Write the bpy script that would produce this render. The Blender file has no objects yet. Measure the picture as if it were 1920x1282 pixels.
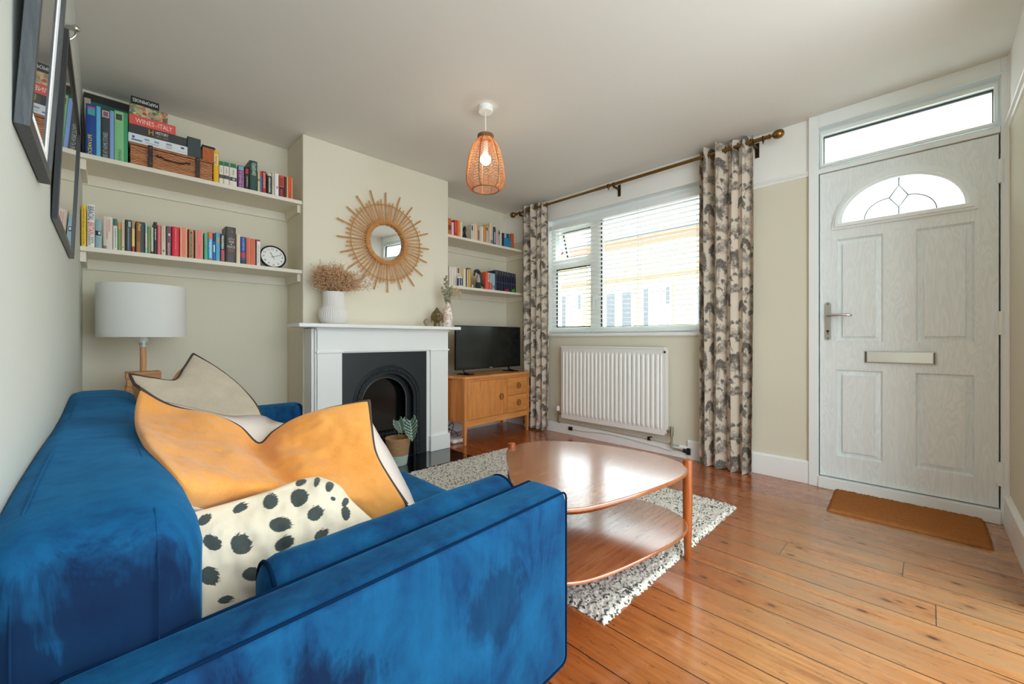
# Victorian terrace sitting room: everything is built here in metres; origin on the floor under the camera.
EXPO = -0.22; BULB = 40.0; SKY = 11.5; SKYB = 5.2; SUN = 5.0
import bpy, bmesh, math, random
import numpy as np
from mathutils import Vector, noise as mnoise
R = random.Random(7)
C = bpy.context.scene.collection
# ---- camera model: focal in px of a 1920x1282 frame, room axes: X along fireplace wall, Y towards it, Z up
F = 769.816; YAW = math.radians(44.66); YH = 635.836; H = .96
CS, SN = math.cos(YAW), math.sin(YAW)
def at(px, py, **k):
    """point seen at (px,py) on the plane X=.., Y=.., Z=.. or at depth D"""
    t = (px-960)/F; s = (YH-py)/F
    dx = t*CS+SN; dy = -t*SN+CS
    if 'X' in k: q = k['X']/dx
    elif 'Y' in k: q = k['Y']/dy
    elif 'D' in k: q = k['D']
    else: q = (k['Z']-H)/s
    return Vector((q*dx, q*dy, H+q*s))
CEIL = 2.42; XW = 3.33; XL = -.099; YB = 3.465; YC = 3.118; XC0, XC1 = .993, 2.252; YR = -.297

# ------------------------------------------------------------------ materials
def lin(h):
    if isinstance(h, str):
        h = h.lstrip('#'); c = [int(h[i:i+2], 16)/255 for i in (0, 2, 4)]
    else: c = list(h)
    return tuple(x/12.92 if x <= .04045 else ((x+.055)/1.055)**2.4 for x in c)+(1.0,)
MATS = {}
def newmat(name):
    m = bpy.data.materials.new(name); m.use_nodes = True
    nt = m.node_tree; b = nt.nodes['Principled BSDF']
    return m, nt, b
def node(nt, t, **k):
    n = nt.nodes.new(t)
    for a, v in k.items():
        if a.startswith('i_'):
            key = a[2:]
            key = int(key) if key.isdigit() else key.replace('_', ' ')
            n.inputs[key].default_value = v
        else: setattr(n, a, v)
    return n
def link(nt, a, b): nt.links.new(a, b)
def mathn(nt, op, a, b=None, c=None):
    n = nt.nodes.new('ShaderNodeMath'); n.operation = op
    for i, x in enumerate((a, b, c)):
        if x is None: continue
        if isinstance(x, (int, float)): n.inputs[i].default_value = x
        else: nt.links.new(x, n.inputs[i])
    return n.outputs[0]
def mixc(nt, fac, a, b, blend='MIX'):
    n = nt.nodes.new('ShaderNodeMix'); n.data_type = 'RGBA'; n.blend_type = blend
    for key, x in ((0, fac), (6, a), (7, b)):
        if isinstance(x, (int, float)): n.inputs[key].default_value = x
        elif isinstance(x, tuple): n.inputs[key].default_value = x
        else: nt.links.new(x, n.inputs[key])
    return n.outputs[2]
def ramp(nt, fac, stops):
    n = nt.nodes.new('ShaderNodeValToRGB'); e = n.color_ramp.elements
    while len(e) < len(stops): e.new(.5)
    for el, (p, c) in zip(e, stops):
        el.position = p; el.color = c if isinstance(c, tuple) else (c, c, c, 1)
    nt.links.new(fac, n.inputs[0]); return n.outputs[0]
def objco(nt, scale=(1, 1, 1), rot=(0, 0, 0), loc=(0, 0, 0)):
    t = nt.nodes.new('ShaderNodeTexCoord'); m = nt.nodes.new('ShaderNodeMapping')
    m.inputs['Scale'].default_value = scale; m.inputs['Rotation'].default_value = rot; m.inputs['Location'].default_value = loc
    nt.links.new(t.outputs['Object'], m.inputs[0]); return m.outputs[0]
def noisen(nt, vec, scale, detail=3, rough=.5, dist=0):
    n = node(nt, 'ShaderNodeTexNoise', i_Scale=scale, i_Detail=detail, i_Roughness=rough, i_Distortion=dist)
    if vec is not None: nt.links.new(vec, n.inputs['Vector'])
    return n.outputs[0]
def bumpn(nt, b, h, strength=.3, dist=.002):
    n = node(nt, 'ShaderNodeBump', i_Strength=strength, i_Distance=dist)
    nt.links.new(h, n.inputs['Height']); nt.links.new(n.outputs[0], b.inputs['Normal'])
def mat(name, col, rough=.5, metal=0, var=.05, vs=8, bump=0, bs=60, sheen=0, coat=0, spec=.5, trans=0, emit=0, stretch=(1, 1, 1)):
    """plain painted / plastic / cloth surface with a procedural colour variation and grain"""
    if name in MATS: return MATS[name]
    m, nt, b = newmat(name)
    c = lin(col); co = objco(nt, stretch)
    d = tuple(x*(1-var) for x in c[:3])+(1,); l = tuple(min(1, x*(1+var)) for x in c[:3])+(1,)
    link(nt, mixc(nt, noisen(nt, co, vs, 3), d, l), b.inputs['Base Color'])
    b.inputs['Roughness'].default_value = rough; b.inputs['Metallic'].default_value = metal
    b.inputs['Specular IOR Level'].default_value = spec
    if sheen: b.inputs['Sheen Weight'].default_value = sheen; b.inputs['Sheen Roughness'].default_value = .4
    if coat: b.inputs['Coat Weight'].default_value = coat; b.inputs['Coat Roughness'].default_value = .08
    if bump: bumpn(nt, b, noisen(nt, co, bs, 4), bump, .002)
    if trans: b.inputs['Transmission Weight'].default_value = trans
    if emit: b.inputs['Emission Color'].default_value = c; b.inputs['Emission Strength'].default_value = emit
    MATS[name] = m; return m
def wood(name, c1, c2, rough=.35, axis='X', scale=1.0, coat=0, dark=None, cior=1.5):
    if name in MATS: return MATS[name]
    m, nt, b = newmat(name)
    s = {'X': (1.2, 14, 14), 'Y': (14, 1.2, 14), 'Z': (14, 14, 1.2)}[axis]
    co = objco(nt, tuple(q*scale for q in s))
    n1 = noisen(nt, co, 3, 6, .62, .6); n2 = noisen(nt, objco(nt, tuple(q*scale*5 for q in s)), 5, 3)
    f = mathn(nt, 'ADD', mathn(nt, 'MULTIPLY', n1, .75), mathn(nt, 'MULTIPLY', n2, .25))
    stops = [(.32, lin(c1)), (.62, lin(c2))]
    if dark: stops = [(.25, lin(dark))]+stops
    link(nt, ramp(nt, f, stops), b.inputs['Base Color'])
    b.inputs['Roughness'].default_value = rough
    if coat: b.inputs['Coat Weight'].default_value = coat; b.inputs['Coat Roughness'].default_value = .14; b.inputs['Coat IOR'].default_value = cior
    bumpn(nt, b, n2, .12, .001)
    MATS[name] = m; return m

# ------------------------------------------------------------------ mesh building
class MB:
    def __init__(s): s.v = []; s.f = []; s.m = []
    def add(s, vs, fs, mi=0):
        o = len(s.v); s.v += [Vector(p) for p in vs]
        for f in fs: s.f.append([i+o for i in f]); s.m.append(mi)
        return s
    def box(s, x0, x1, y0, y1, z0, z1, mi=0):
        v = [(x, y, z) for z in (z0, z1) for y in (y0, y1) for x in (x0, x1)]
        return s.add(v, [(0, 2, 3, 1), (4, 5, 7, 6), (0, 1, 5, 4), (1, 3, 7, 5), (3, 2, 6, 7), (2, 0, 4, 6)], mi)
    def obox(s, o, u, v, w, mi=0):
        o, u, v, w = map(Vector, (o, u, v, w))
        p = [o+u*a+v*b+w*c for c in (0, 1) for b in (0, 1) for a in (0, 1)]
        return s.add(p, [(0, 2, 3, 1), (4, 5, 7, 6), (0, 1, 5, 4), (1, 3, 7, 5), (3, 2, 6, 7), (2, 0, 4, 6)], mi)
    def rbox(s, x0, x1, y0, y1, z0, z1, r=.03, n=8, deform=None, mi=0):
        lo = Vector((x0, y0, z0)); hi = Vector((x1, y1, z1)); ax = []
        for a in range(3):
            q = [0, .12, .3, .55, 1]; L = hi[a]-lo[a]; rr = min(r, L*.499)
            ax.append([lo[a]+rr*t for t in q]+[lo[a]+rr+(L-2*rr)*i/n for i in range(1, n)]+[hi[a]-rr*t for t in q[::-1]])
        idx = {}; vs = []; fs = []
        def V(i, j, k):
            if (i, j, k) in idx: return idx[(i, j, k)]
            p = Vector((ax[0][i], ax[1][j], ax[2][k]))
            rr = [min(r, (hi[a]-lo[a])*.499) for a in range(3)]
            q = Vector([min(max(p[a], lo[a]+rr[a]), hi[a]-rr[a]) for a in range(3)]); d = p-q
            e = Vector([d[a]/rr[a] for a in range(3)])
            if e.length > 1e-9:
                e.normalize(); p = q+Vector([e[a]*rr[a] for a in range(3)])
            if deform: p = Vector(deform(p))
            idx[(i, j, k)] = len(vs); vs.append(p); return idx[(i, j, k)]
        N = [len(a)-1 for a in ax]
        for a, b, c in ((0, 1, 2), (1, 2, 0), (2, 0, 1)):
            for side in (0, N[c]):
                for i in range(N[a]):
                    for j in range(N[b]):
                        q = []
                        for (ii, jj) in ((i, j), (i+1, j), (i+1, j+1), (i, j+1)):
                            k = [0, 0, 0]; k[a] = ii; k[b] = jj; k[c] = side; q.append(V(*k))
                        fs.append(q if side else q[::-1])
        return s.add(vs, fs, mi)
    def tube(s, path, r, n=8, closed=False, caps=True, mi=0):
        P = [Vector(p) for p in path]; L = len(P); rs = r if isinstance(r, (list, tuple)) else [r]*L
        vs = []; up = None
        for i, p in enumerate(P):
            a = P[(i-1) % L] if closed or i else P[0]; b = P[(i+1) % L] if closed or i < L-1 else P[-1]
            d = (b-a); d = d.normalized() if d.length > 1e-9 else Vector((0, 0, 1))
            if up is None: up = Vector((0, 0, 1)) if abs(d.z) < .9 else Vector((1, 0, 0))
            u = d.cross(up); u = u.normalized() if u.length > 1e-6 else d.orthogonal().normalized()
            up = u.cross(d).normalized(); w = up
            for j in range(n):
                t = 2*math.pi*j/n; vs.append(p+(u*math.cos(t)+w*math.sin(t))*rs[i])
        fs = []
        for i in range(L if closed else L-1):
            for j in range(n):
                a = i*n+j; b = i*n+(j+1) % n; c = ((i+1) % L)*n+(j+1) % n; d = ((i+1) % L)*n+j
                fs.append((a, b, c, d))
        if caps and not closed: fs += [tuple(range(n))[::-1], tuple(range((L-1)*n, L*n))]
        return s.add(vs, fs, mi)
    def cyl(s, p0, p1, r0, r1=None, n=20, mi=0):
        return s.tube([p0, p1], [r0, r0 if r1 is None else r1], n, mi=mi)
    def lathe(s, prof, o=(0, 0, 0), n=32, mi=0, fn=None, axis=None):
        o = Vector(o); vs = []; fs = []
        if axis: A = Vector(axis).normalized(); U = A.orthogonal().normalized(); W = A.cross(U)
        else: A, U, W = Vector((0, 0, 1)), Vector((1, 0, 0)), Vector((0, 1, 0))
        for i, (r, z) in enumerate(prof):
            for j in range(n):
                t = 2*math.pi*j/n; q = r*(fn(t, i) if fn else 1)
                vs.append(o+U*(q*math.cos(t))+W*(q*math.sin(t))+A*z)
        for i in range(len(prof)-1):
            for j in range(n):
                fs.append((i*n+j, i*n+(j+1) % n, (i+1)*n+(j+1) % n, (i+1)*n+j))
        if prof[0][0] > 1e-5: fs.append(tuple(range(n))[::-1])
        if prof[-1][0] > 1e-5: fs.append(tuple(range((len(prof)-1)*n, len(prof)*n)))
        return s.add(vs, fs, mi)
    def ball(s, c, r, nu=16, nv=10, mi=0, fn=None):
        c = Vector(c); r = (r, r, r) if isinstance(r, (int, float)) else r; vs = []; fs = []
        for i in range(nv+1):
            a = math.pi*i/nv
            for j in range(nu):
                b = 2*math.pi*j/nu; d = Vector((math.sin(a)*math.cos(b), math.sin(a)*math.sin(b), -math.cos(a)))
                k = fn(d) if fn else 1
                vs.append(c+Vector((d.x*r[0]*k, d.y*r[1]*k, d.z*r[2]*k)))
        for i in range(nv):
            for j in range(nu): fs.append((i*nu+j, i*nu+(j+1) % nu, (i+1)*nu+(j+1) % nu, (i+1)*nu+j))
        return s.add(vs, fs, mi)
    def prism(s, poly, z0, z1, mi=0):
        n = len(poly); vs = [(x, y, z0) for x, y in poly]+[(x, y, z1) for x, y in poly]
        fs = [tuple(range(n))[::-1], tuple(range(n, 2*n))]+[(i, (i+1) % n, n+(i+1) % n, n+i) for i in range(n)]
        return s.add(vs, fs, mi)
    def curve(s, outer, holes, depth, O, U, V, mi=0):
        """flat plate with holes: outline in (u,v), thickness along U x V starting at O"""
        O, U, V = map(Vector, (O, U, V)); N = U.cross(V).normalized()
        cu = bpy.data.curves.new('tmp', 'CURVE'); cu.dimensions = '2D'; cu.fill_mode = 'BOTH'; cu.extrude = depth/2
        for loop in [outer]+list(holes):
            sp = cu.splines.new('POLY'); sp.points.add(len(loop)-1); sp.use_cyclic_u = True
            for p, q in zip(sp.points, loop): p.co = (q[0], q[1], 0, 1)
        ob = bpy.data.objects.new('tmp', cu); me = bpy.data.meshes.new_from_object(ob)
        s.add([O+U*v.co.x+V*v.co.y+N*(v.co.z+depth/2) for v in me.vertices], [tuple(p.vertices) for p in me.polygons], mi)
        bpy.data.objects.remove(ob); bpy.data.curves.remove(cu); bpy.data.meshes.remove(me); return s
    def grid(s, fn, nu, nv, mi=0, closed_u=False):
        vs = [fn(i/nu, j/nv) for j in range(nv+1) for i in range(nu+(0 if closed_u else 1))]
        w = nu+(0 if closed_u else 1); fs = []
        for j in range(nv):
            for i in range(nu):
                fs.append((j*w+i, j*w+(i+1) % w, (j+1)*w+(i+1) % w, (j+1)*w+i))
        return s.add(vs, fs, mi)
    def text(s, string, O, U, V, w, h, lift=.0006, mi=0, spacing=1.0):
        """lettering stretched to fill w x h from the corner O along U (reading) and V (up)"""
        O, U, V = map(Vector, (O, U, V)); U = U.normalized(); V = V.normalized(); N = U.cross(V)
        cu = bpy.data.curves.new('tmp', 'FONT'); cu.body = string; cu.resolution_u = 2; cu.space_character = spacing
        ob = bpy.data.objects.new('tmp', cu); me = bpy.data.meshes.new_from_object(ob)
        if len(me.vertices):
            xs = [v.co.x for v in me.vertices]; ys = [v.co.y for v in me.vertices]
            x0, x1, y0, y1 = min(xs), max(xs), min(ys), max(ys)
            s.add([O+U*((v.co.x-x0)/max(x1-x0, 1e-6)*w)+V*((v.co.y-y0)/max(y1-y0, 1e-6)*h)+N*lift for v in me.vertices], [tuple(p.vertices) for p in me.polygons], mi)
        bpy.data.objects.remove(ob); bpy.data.curves.remove(cu); bpy.data.meshes.remove(me); return s

LOC = {}
def thing(name, label, cat, loc=(0, 0, 0), group=None):
    o = bpy.data.objects.new(name, None); C.objects.link(o); o.location = loc; o.empty_display_size = .05
    LOC[o.name] = Vector(loc); tag(o, label, cat, group); return o
def tag(o, label, cat, group=None):
    o['label'] = label; o['category'] = cat
    if group: o['group'] = group
    return o
def build(name, mb, mats, parent=None, smooth=40, bevel=0, seg=2, kind=None, label=None, subsurf=0, origin=None):
    """ONE mesh object from world-space geometry; children live in the space of their thing"""
    me = bpy.data.meshes.new(name)
    if parent is not None: off = LOC[parent.name]
    elif origin is not None: off = Vector(origin)
    elif kind == 'structure': off = Vector((0, 0, 0))
    else:
        xs = [v.x for v in mb.v]; ys = [v.y for v in mb.v]; zs = [v.z for v in mb.v]
        off = Vector(((min(xs)+max(xs))/2, (min(ys)+max(ys))/2, min(zs)))
    me.from_pydata([tuple(v-off) for v in mb.v], [], mb.f)
    for m in (mats if isinstance(mats, (list, tuple)) else [mats]): me.materials.append(m)
    if any(mb.m): me.polygons.foreach_set('material_index', mb.m)
    me.validate()
    if smooth:
        me.shade_smooth()
        if smooth < 180: me.set_sharp_from_angle(angle=math.radians(smooth))
    o = bpy.data.objects.new(name, me); C.objects.link(o)
    if parent is not None: o.parent = parent; LOC[o.name] = off
    else: o.location = off; LOC[o.name] = off
    if bevel:
        b = o.modifiers.new('edge', 'BEVEL'); b.width = bevel; b.segments = seg; b.limit_method = 'ANGLE'; b.angle_limit = math.radians(40)
    if subsurf:
        b = o.modifiers.new('smooth', 'SUBSURF'); b.levels = b.render_levels = subsurf
    if kind: o['kind'] = kind
    if label: o['label'] = label
    return o
def single(name, mb, mats, label, cat, group=None, **k):
    return tag(build(name, mb, mats, None, **k), label, cat, group)
def fixnorm(o):
    bm = bmesh.new(); bm.from_mesh(o.data); bmesh.ops.recalc_face_normals(bm, faces=bm.faces); bm.to_mesh(o.data); bm.free(); return o
def catmull(P, n=8, closed=True):
    P = [Vector(p) for p in P]; L = len(P); out = []
    for i in range(L if closed else L-1):
        if closed: a, b, c, d = P[(i-1) % L], P[i], P[(i+1) % L], P[(i+2) % L]
        else: a, b, c, d = P[max(i-1, 0)], P[i], P[i+1], P[min(i+2, L-1)]
        for k in range(n):
            t = k/n
            out.append(.5*((2*b)+(c-a)*t+(2*a-5*b+4*c-d)*t*t+(3*b-a-3*c+d)*t**3))
    if not closed: out.append(P[-1])
    return out
X, Y, Z = Vector((1, 0, 0)), Vector((0, 1, 0)), Vector((0, 0, 1))
# ------------------------------------------------------------------ setting
def wallmat(name, col, col2=None, split=2.062, bump=.12):
    m, nt, b = newmat(name); co = objco(nt)
    n = noisen(nt, co, 1.6, 4, .6); c = lin(col)
    base = mixc(nt, n, tuple(x*.965 for x in c[:3])+(1,), tuple(min(1, x*1.035) for x in c[:3])+(1,))
    if col2:
        sp = node(nt, 'ShaderNodeSeparateXYZ'); link(nt, co, sp.inputs[0])
        base = mixc(nt, mathn(nt, 'GREATER_THAN', sp.outputs[2], split), base, lin(col2))
    link(nt, base, b.inputs['Base Color']); b.inputs['Roughness'].default_value = .72; b.inputs['Specular IOR Level'].default_value = .25
    bumpn(nt, b, noisen(nt, co, 90, 5, .65), bump, .0015); return m
M_wall = wallmat('wall paint stone', '#e4ddca')
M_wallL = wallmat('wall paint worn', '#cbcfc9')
M_wallW = wallmat('wall paint stone and white', '#ddd7c4', '#f1f0ec')
M_ceil = wallmat('ceiling paint', '#e2e0d9')
M_white = mat('white gloss paint', '#f2f3f2', .32, var=.02, bump=.05, bs=25)
M_upvc = mat('white upvc', '#eff4f4', .28, var=.01)
M_shelf = mat('cream satin paint', '#e6dfce', .5, var=.03, bump=.05)
M_black = mat('black rubber', '#15161a', .5)
M_steel = mat('brushed steel', '#b9b6ae', .3, 1, var=.08, vs=40, stretch=(1, 1, 20))
M_chrome = mat('chrome', '#c8c8c6', .16, 1)
M_brass = mat('antique brass', '#8f6f3f', .28, 1, var=.2, vs=30)
M_bronze = mat('dark bronze', '#4a3828', .4, .8)

def floormat():
    m, nt, b = newmat('pine floorboards'); co = objco(nt)
    sp = node(nt, 'ShaderNodeSeparateXYZ'); link(nt, co, sp.inputs[0]); x, y = sp.outputs[0], sp.outputs[1]
    bx = mathn(nt, 'DIVIDE', mathn(nt, 'SUBTRACT', x, 1.977-20*.1565), .1565)
    idx = mathn(nt, 'FLOOR', bx); fr = mathn(nt, 'FRACT', bx)
    wn = node(nt, 'ShaderNodeTexWhiteNoise', noise_dimensions='1D'); link(nt, idx, wn.inputs['W'])
    rnd = wn.outputs[0]
    # butt joints
    yj = mathn(nt, 'DIVIDE', mathn(nt, 'ADD', y, mathn(nt, 'MULTIPLY', rnd, 9)), 3.3)
    jf = mathn(nt, 'FRACT', yj); ji = mathn(nt, 'FLOOR', yj)
    cv = node(nt, 'ShaderNodeCombineXYZ'); link(nt, idx, cv.inputs[0]); link(nt, ji, cv.inputs[1])
    wn2 = node(nt, 'ShaderNodeTexWhiteNoise', noise_dimensions='2D'); link(nt, cv.outputs[0], wn2.inputs['Vector']); r2 = wn2.outputs[0]
    # grain, offset per board
    off = node(nt, 'ShaderNodeCombineXYZ'); link(nt, mathn(nt, 'MULTIPLY', rnd, 37), off.inputs[0]); link(nt, mathn(nt, 'MULTIPLY', r2, 51), off.inputs[1])
    va = node(nt, 'ShaderNodeVectorMath', operation='ADD'); link(nt, co, va.inputs[0]); link(nt, off.outputs[0], va.inputs[1])
    def st(sx, sy):
        mp = node(nt, 'ShaderNodeMapping'); mp.inputs['Scale'].default_value = (sx, sy, 1); link(nt, va.outputs[0], mp.inputs[0]); return mp.outputs[0]
    g1 = noisen(nt, st(16, .9), 2.2, 6, .6, 1.2); g2 = noisen(nt, st(70, 3), 2.5, 4, .6)
    # knots: dark oval spots
    vo = node(nt, 'ShaderNodeTexVoronoi', i_Scale=1.0, i_Randomness=1.0); link(nt, st(15, 7.5), vo.inputs['Vector'])
    kn = ramp(nt, vo.outputs['Distance'], [(.06, 1.0), (.17, 0.0)])
    sc = node(nt, 'ShaderNodeSeparateColor'); link(nt, vo.outputs['Color'], sc.inputs[0])
    kn = mathn(nt, 'MULTIPLY', kn, mathn(nt, 'GREATER_THAN', sc.outputs[0], .30))
    halo = mathn(nt, 'MULTIPLY', ramp(nt, vo.outputs['Distance'], [(.08, 1.0), (.42, 0.0)]), mathn(nt, 'GREATER_THAN', sc.outputs[0], .52))
    base = ramp(nt, mathn(nt, 'ADD', mathn(nt, 'MULTIPLY', g1, .7), mathn(nt, 'MULTIPLY', g2, .3)),
                [(.30, lin('#7d5128')), (.45, lin('#b07a49')), (.6, lin('#c28c58')), (.8, lin('#d3a673'))])
    tint = mixc(nt, r2, lin('#dcbb98'), lin('#fff0dc'))
    base = mixc(nt, .75, base, tint, 'MULTIPLY')
    # worn, greyer walkway towards the door, redder under furniture
    big = noisen(nt, co, 1.3, 4, .6)
    px = mathn(nt, 'SUBTRACT', x, 2.35); py = mathn(nt, 'SUBTRACT', y, .25)
    rr = mathn(nt, 'ADD', mathn(nt, 'MULTIPLY', px, px), mathn(nt, 'MULTIPLY', py, py))
    wear = mathn(nt, 'MULTIPLY', ramp(nt, rr, [(.05, .8), (.9, 0.0)]), ramp(nt, noisen(nt, st(7, 1.1), 2.2, 5, .65), [(.42, .0), (.62, 1.0)]))
    base = mixc(nt, wear, base, lin('#94795a'))
    red = ramp(nt, mathn(nt, 'ADD', y, mathn(nt, 'MULTIPLY', big, .4)), [(.55, 0.0), (.98, .75)])
    base = mixc(nt, red, base, lin('#f0b082'), 'MULTIPLY')
    base = mixc(nt, mathn(nt, 'MULTIPLY', halo, .55), base, lin('#8a4a1e'))
    base = mixc(nt, mathn(nt, 'MULTIPLY', kn, .92), base, lin('#3a2012'))
    # dark streaky scratches
    s1 = ramp(nt, noisen(nt, st(22, 4.5), 3.2, 6, .72), [(.595, 0.0), (.65, 1.0)])
    base = mixc(nt, mathn(nt, 'MULTIPLY', s1, .8), base, lin('#4a2f1c'))
    # gaps
    e = mathn(nt, 'MINIMUM', fr, mathn(nt, 'SUBTRACT', 1, fr))
    gw = mathn(nt, 'ADD', .007, mathn(nt, 'MULTIPLY', noisen(nt, st(1, 2), 3, 2), .016))
    gap = mathn(nt, 'LESS_THAN', e, gw)
    je = mathn(nt, 'LESS_THAN', jf, .0009)
    gap = mathn(nt, 'MAXIMUM', gap, je)
    base = mixc(nt, mathn(nt, 'MULTIPLY', gap, .9), base, lin('#2a180e'))
    link(nt, base, b.inputs['Base Color'])
    ro = mathn(nt, 'ADD', .12, mathn(nt, 'MULTIPLY', noisen(nt, st(6, 1.5), 3, 5, .65), .26))
    ro = mathn(nt, 'ADD', ro, mathn(nt, 'MULTIPLY', wear, .25))
    link(nt, ro, b.inputs['Roughness']); b.inputs['Specular IOR Level'].default_value = .6; b.inputs['Coat Weight'].default_value = .55; b.inputs['Coat Roughness'].default_value = .12; b.inputs['Coat IOR'].default_value = 1.7
    hgt = mathn(nt, 'SUBTRACT', mathn(nt, 'ADD', mathn(nt, 'MULTIPLY', g2, .12), mathn(nt, 'MULTIPLY', big, .5)), gap)
    bumpn(nt, b, hgt, .35, .002); return m
build('floor', MB().box(-.2, 3.5, -1.3, 3.6, -.12, 0), floormat(), kind='structure', smooth=0)
build('ceiling', MB().box(-.25, 3.6, -1.0, 3.7, CEIL, CEIL+.12), M_ceil, kind='structure', smooth=0)
build('wall_left', MB().box(-.3, XL, -1.0, 3.7, 0, CEIL), M_wallL, kind='structure', smooth=0)
build('wall_back', MB().box(XL, XW, YB, YB+.2, 0, CEIL), M_wall, kind='structure', smooth=0)
build('wall_chimney_breast', MB().box(XC0, XC1, YC, YB, 0, CEIL), M_wall, kind='structure', smooth=0, bevel=.006)
WY0, WY1, WZ0, WZ1 = 1.10, 2.845, .99, 2.216      # window opening
DY0, DY1 = -.297, .552                             # door opening
w = MB(); XO = XW+.24
w.box(XW, XO, WY1, YB+.2, 0, CEIL); w.box(XW, XO, WY0, WY1, 0, WZ0); w.box(XW, XO, WY0, WY1, WZ1, CEIL)
w.box(XW, XO, DY1, WY0, 0, CEIL); w.box(XW, XO, -.6, DY0, 0, CEIL)
build('wall_window', w, M_wallW, kind='structure', smooth=0)
build('wall_right', MB().box(2.3, XW, YR-.2, YR, 0, CEIL), M_wallW, kind='structure', smooth=0)

# skirting boards
def skirt_profile(mb, p0, p1, h, t, nrm):
    p0, p1, nrm = Vector(p0), Vector(p1), Vector(nrm)
    prof = [(0, 0), (t, 0), (t, h-.012), (t*.55, h-.002), (0, h)]
    vs = [p+nrm*a+Z*b for p in (p0, p1) for a, b in prof]; n = len(prof)
    mb.add(vs, [(i, (i+1) % n, n+(i+1) % n, n+i) for i in range(n)]+[tuple(range(n)), tuple(range(n, 2*n))[::-1]])
s = MB(); skirt_profile(s, (XW, 1.352, 0), (XW, YB, 0), .10, .018, -X); skirt_profile(s, (XW, DY1, 0), (XW, 1.352, 0), .152, .02, -X)
fixnorm(build('baseboard_window', s, M_white, kind='structure', smooth=0, bevel=.003))
s = MB(); skirt_profile(s, (2.3, YR, 0), (XW-.02, YR, 0), .16, .02, Y); fixnorm(build('baseboard_right', s, M_white, kind='structure', smooth=0))
s = MB(); skirt_profile(s, (XC1, YB, 0), (XW, YB, 0), .12, .018, -Y); fixnorm(build('baseboard_alcove', s, M_white, kind='structure', smooth=0))
s = MB(); skirt_profile(s, (XL, YB, 0), (XC0, YB, 0), .12, .018, -Y); fixnorm(build('baseboard_back', s, M_white, kind='structure', smooth=0))
# picture rails
def rail(mb, p0, p1, nrm, z):
    p0, p1, nrm = Vector(p0), Vector(p1), Vector(nrm)
    prof = [(0, -.018), (.006, -.016), (.009, -.004), (.018, .002), (.02, .008), (.014, .012), (.012, .018), (0, .02)]
    vs = [p+nrm*a+Z*(z+b) for p in (p0, p1) for a, b in prof]; n = len(prof)
    mb.add(vs, [(i, (i+1) % n, n+(i+1) % n, n+i) for i in range(n)]+[tuple(range(n)), tuple(range(n, 2*n))[::-1]])
s = MB(); rail(s, (XW, DY1, 0), (XW, WY0-.02, 0), -X, 2.06); fixnorm(build('trim_1', s, M_white, kind='structure', smooth=30))
s = MB(); rail(s, (2.3, YR, 0), (XW-.045, YR, 0), Y, 2.06); fixnorm(build('trim_2', s, M_white, kind='structure', smooth=30))
# upright board beside the door on the side wall
build('trim_3', MB().box(XW-.045, XW, YR, YR+.006, .16, CEIL), M_white, kind='structure', smooth=0, bevel=.002)

# ------------------------------------------------------------------ front door
def grainmat():
    m, nt, b = newmat('white woodgrain door'); co = objco(nt)
    mp = node(nt, 'ShaderNodeMapping'); mp.inputs['Scale'].default_value = (1, 9, 1.3); link(nt, co, mp.inputs[0])
    n0 = noisen(nt, mp.outputs[0], 1.6, 3, .5, .6)
    wv = node(nt, 'ShaderNodeMath', operation='SINE'); link(nt, mathn(nt, 'MULTIPLY', n0, 90), wv.inputs[0])
    b.inputs['Base Color'].default_value = lin('#e6e8e6'); b.inputs['Roughness'].default_value = .36
    c = mixc(nt, mathn(nt, 'MULTIPLY', mathn(nt, 'ADD', wv.outputs[0], 1), .5), lin('#e6edee'), lin('#eef4f5')); link(nt, c, b.inputs['Base Color'])
    bumpn(nt, b, wv.outputs[0], .13, .0012); return m
M_door = grainmat()
def frosted(name, tint='#f4f6f5'):
    m, nt, b = newmat(name); nt.nodes.remove(b)
    tr = node(nt, 'ShaderNodeBsdfTranslucent'); tr.inputs[0].default_value = lin(tint)
    gl = node(nt, 'ShaderNodeBsdfTransparent'); gl.inputs[0].default_value = lin('#eef4f2')
    gs = node(nt, 'ShaderNodeBsdfGlossy'); gs.inputs['Roughness'].default_value = .15
    m1 = node(nt, 'ShaderNodeMixShader', i_0=.35); link(nt, tr.outputs[0], m1.inputs[1]); link(nt, gl.outputs[0], m1.inputs[2])
    m2 = node(nt, 'ShaderNodeMixShader', i_0=.05); link(nt, m1.outputs[0], m2.inputs[1]); link(nt, gs.outputs[0], m2.inputs[2])
    link(nt, m2.outputs[0], nt.nodes['Material Output'].inputs[0]); return m
def clearglass(name='window glass', refl=.06):
    m, nt, b = newmat(name); nt.nodes.remove(b)
    t = node(nt, 'ShaderNodeBsdfTransparent'); t.inputs[0].default_value = (.97, .985, .98, 1)
    g = node(nt, 'ShaderNodeBsdfGlossy'); g.inputs['Roughness'].default_value = .0
    fr = node(nt, 'ShaderNodeFresnel', i_IOR=1.45)
    mx = node(nt, 'ShaderNodeMixShader'); link(nt, fr.outputs[0], mx.inputs[0]); link(nt, t.outputs[0], mx.inputs[1]); link(nt, g.outputs[0], mx.inputs[2])
    link(nt, mx.outputs[0], nt.nodes['Material Output'].inputs[0]); return m
M_frost = frosted('frosted glass'); M_glass = clearglass()
door = bpy.data.objects.new('door_1', None); C.objects.link(door); door['kind'] = 'structure'; door.location = (XW, .12, 0); LOC['door_1'] = Vector((XW, .12, 0))
door['label'] = 'white woodgrain front door with arched fanlight'; door['category'] = 'door'
XD = XW-.012
f = MB()
f.box(XD-.018, XW+.10, .500, DY1, 0, CEIL); f.box(XD-.018, XW+.10, DY0, -.268, 0, CEIL)
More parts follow.
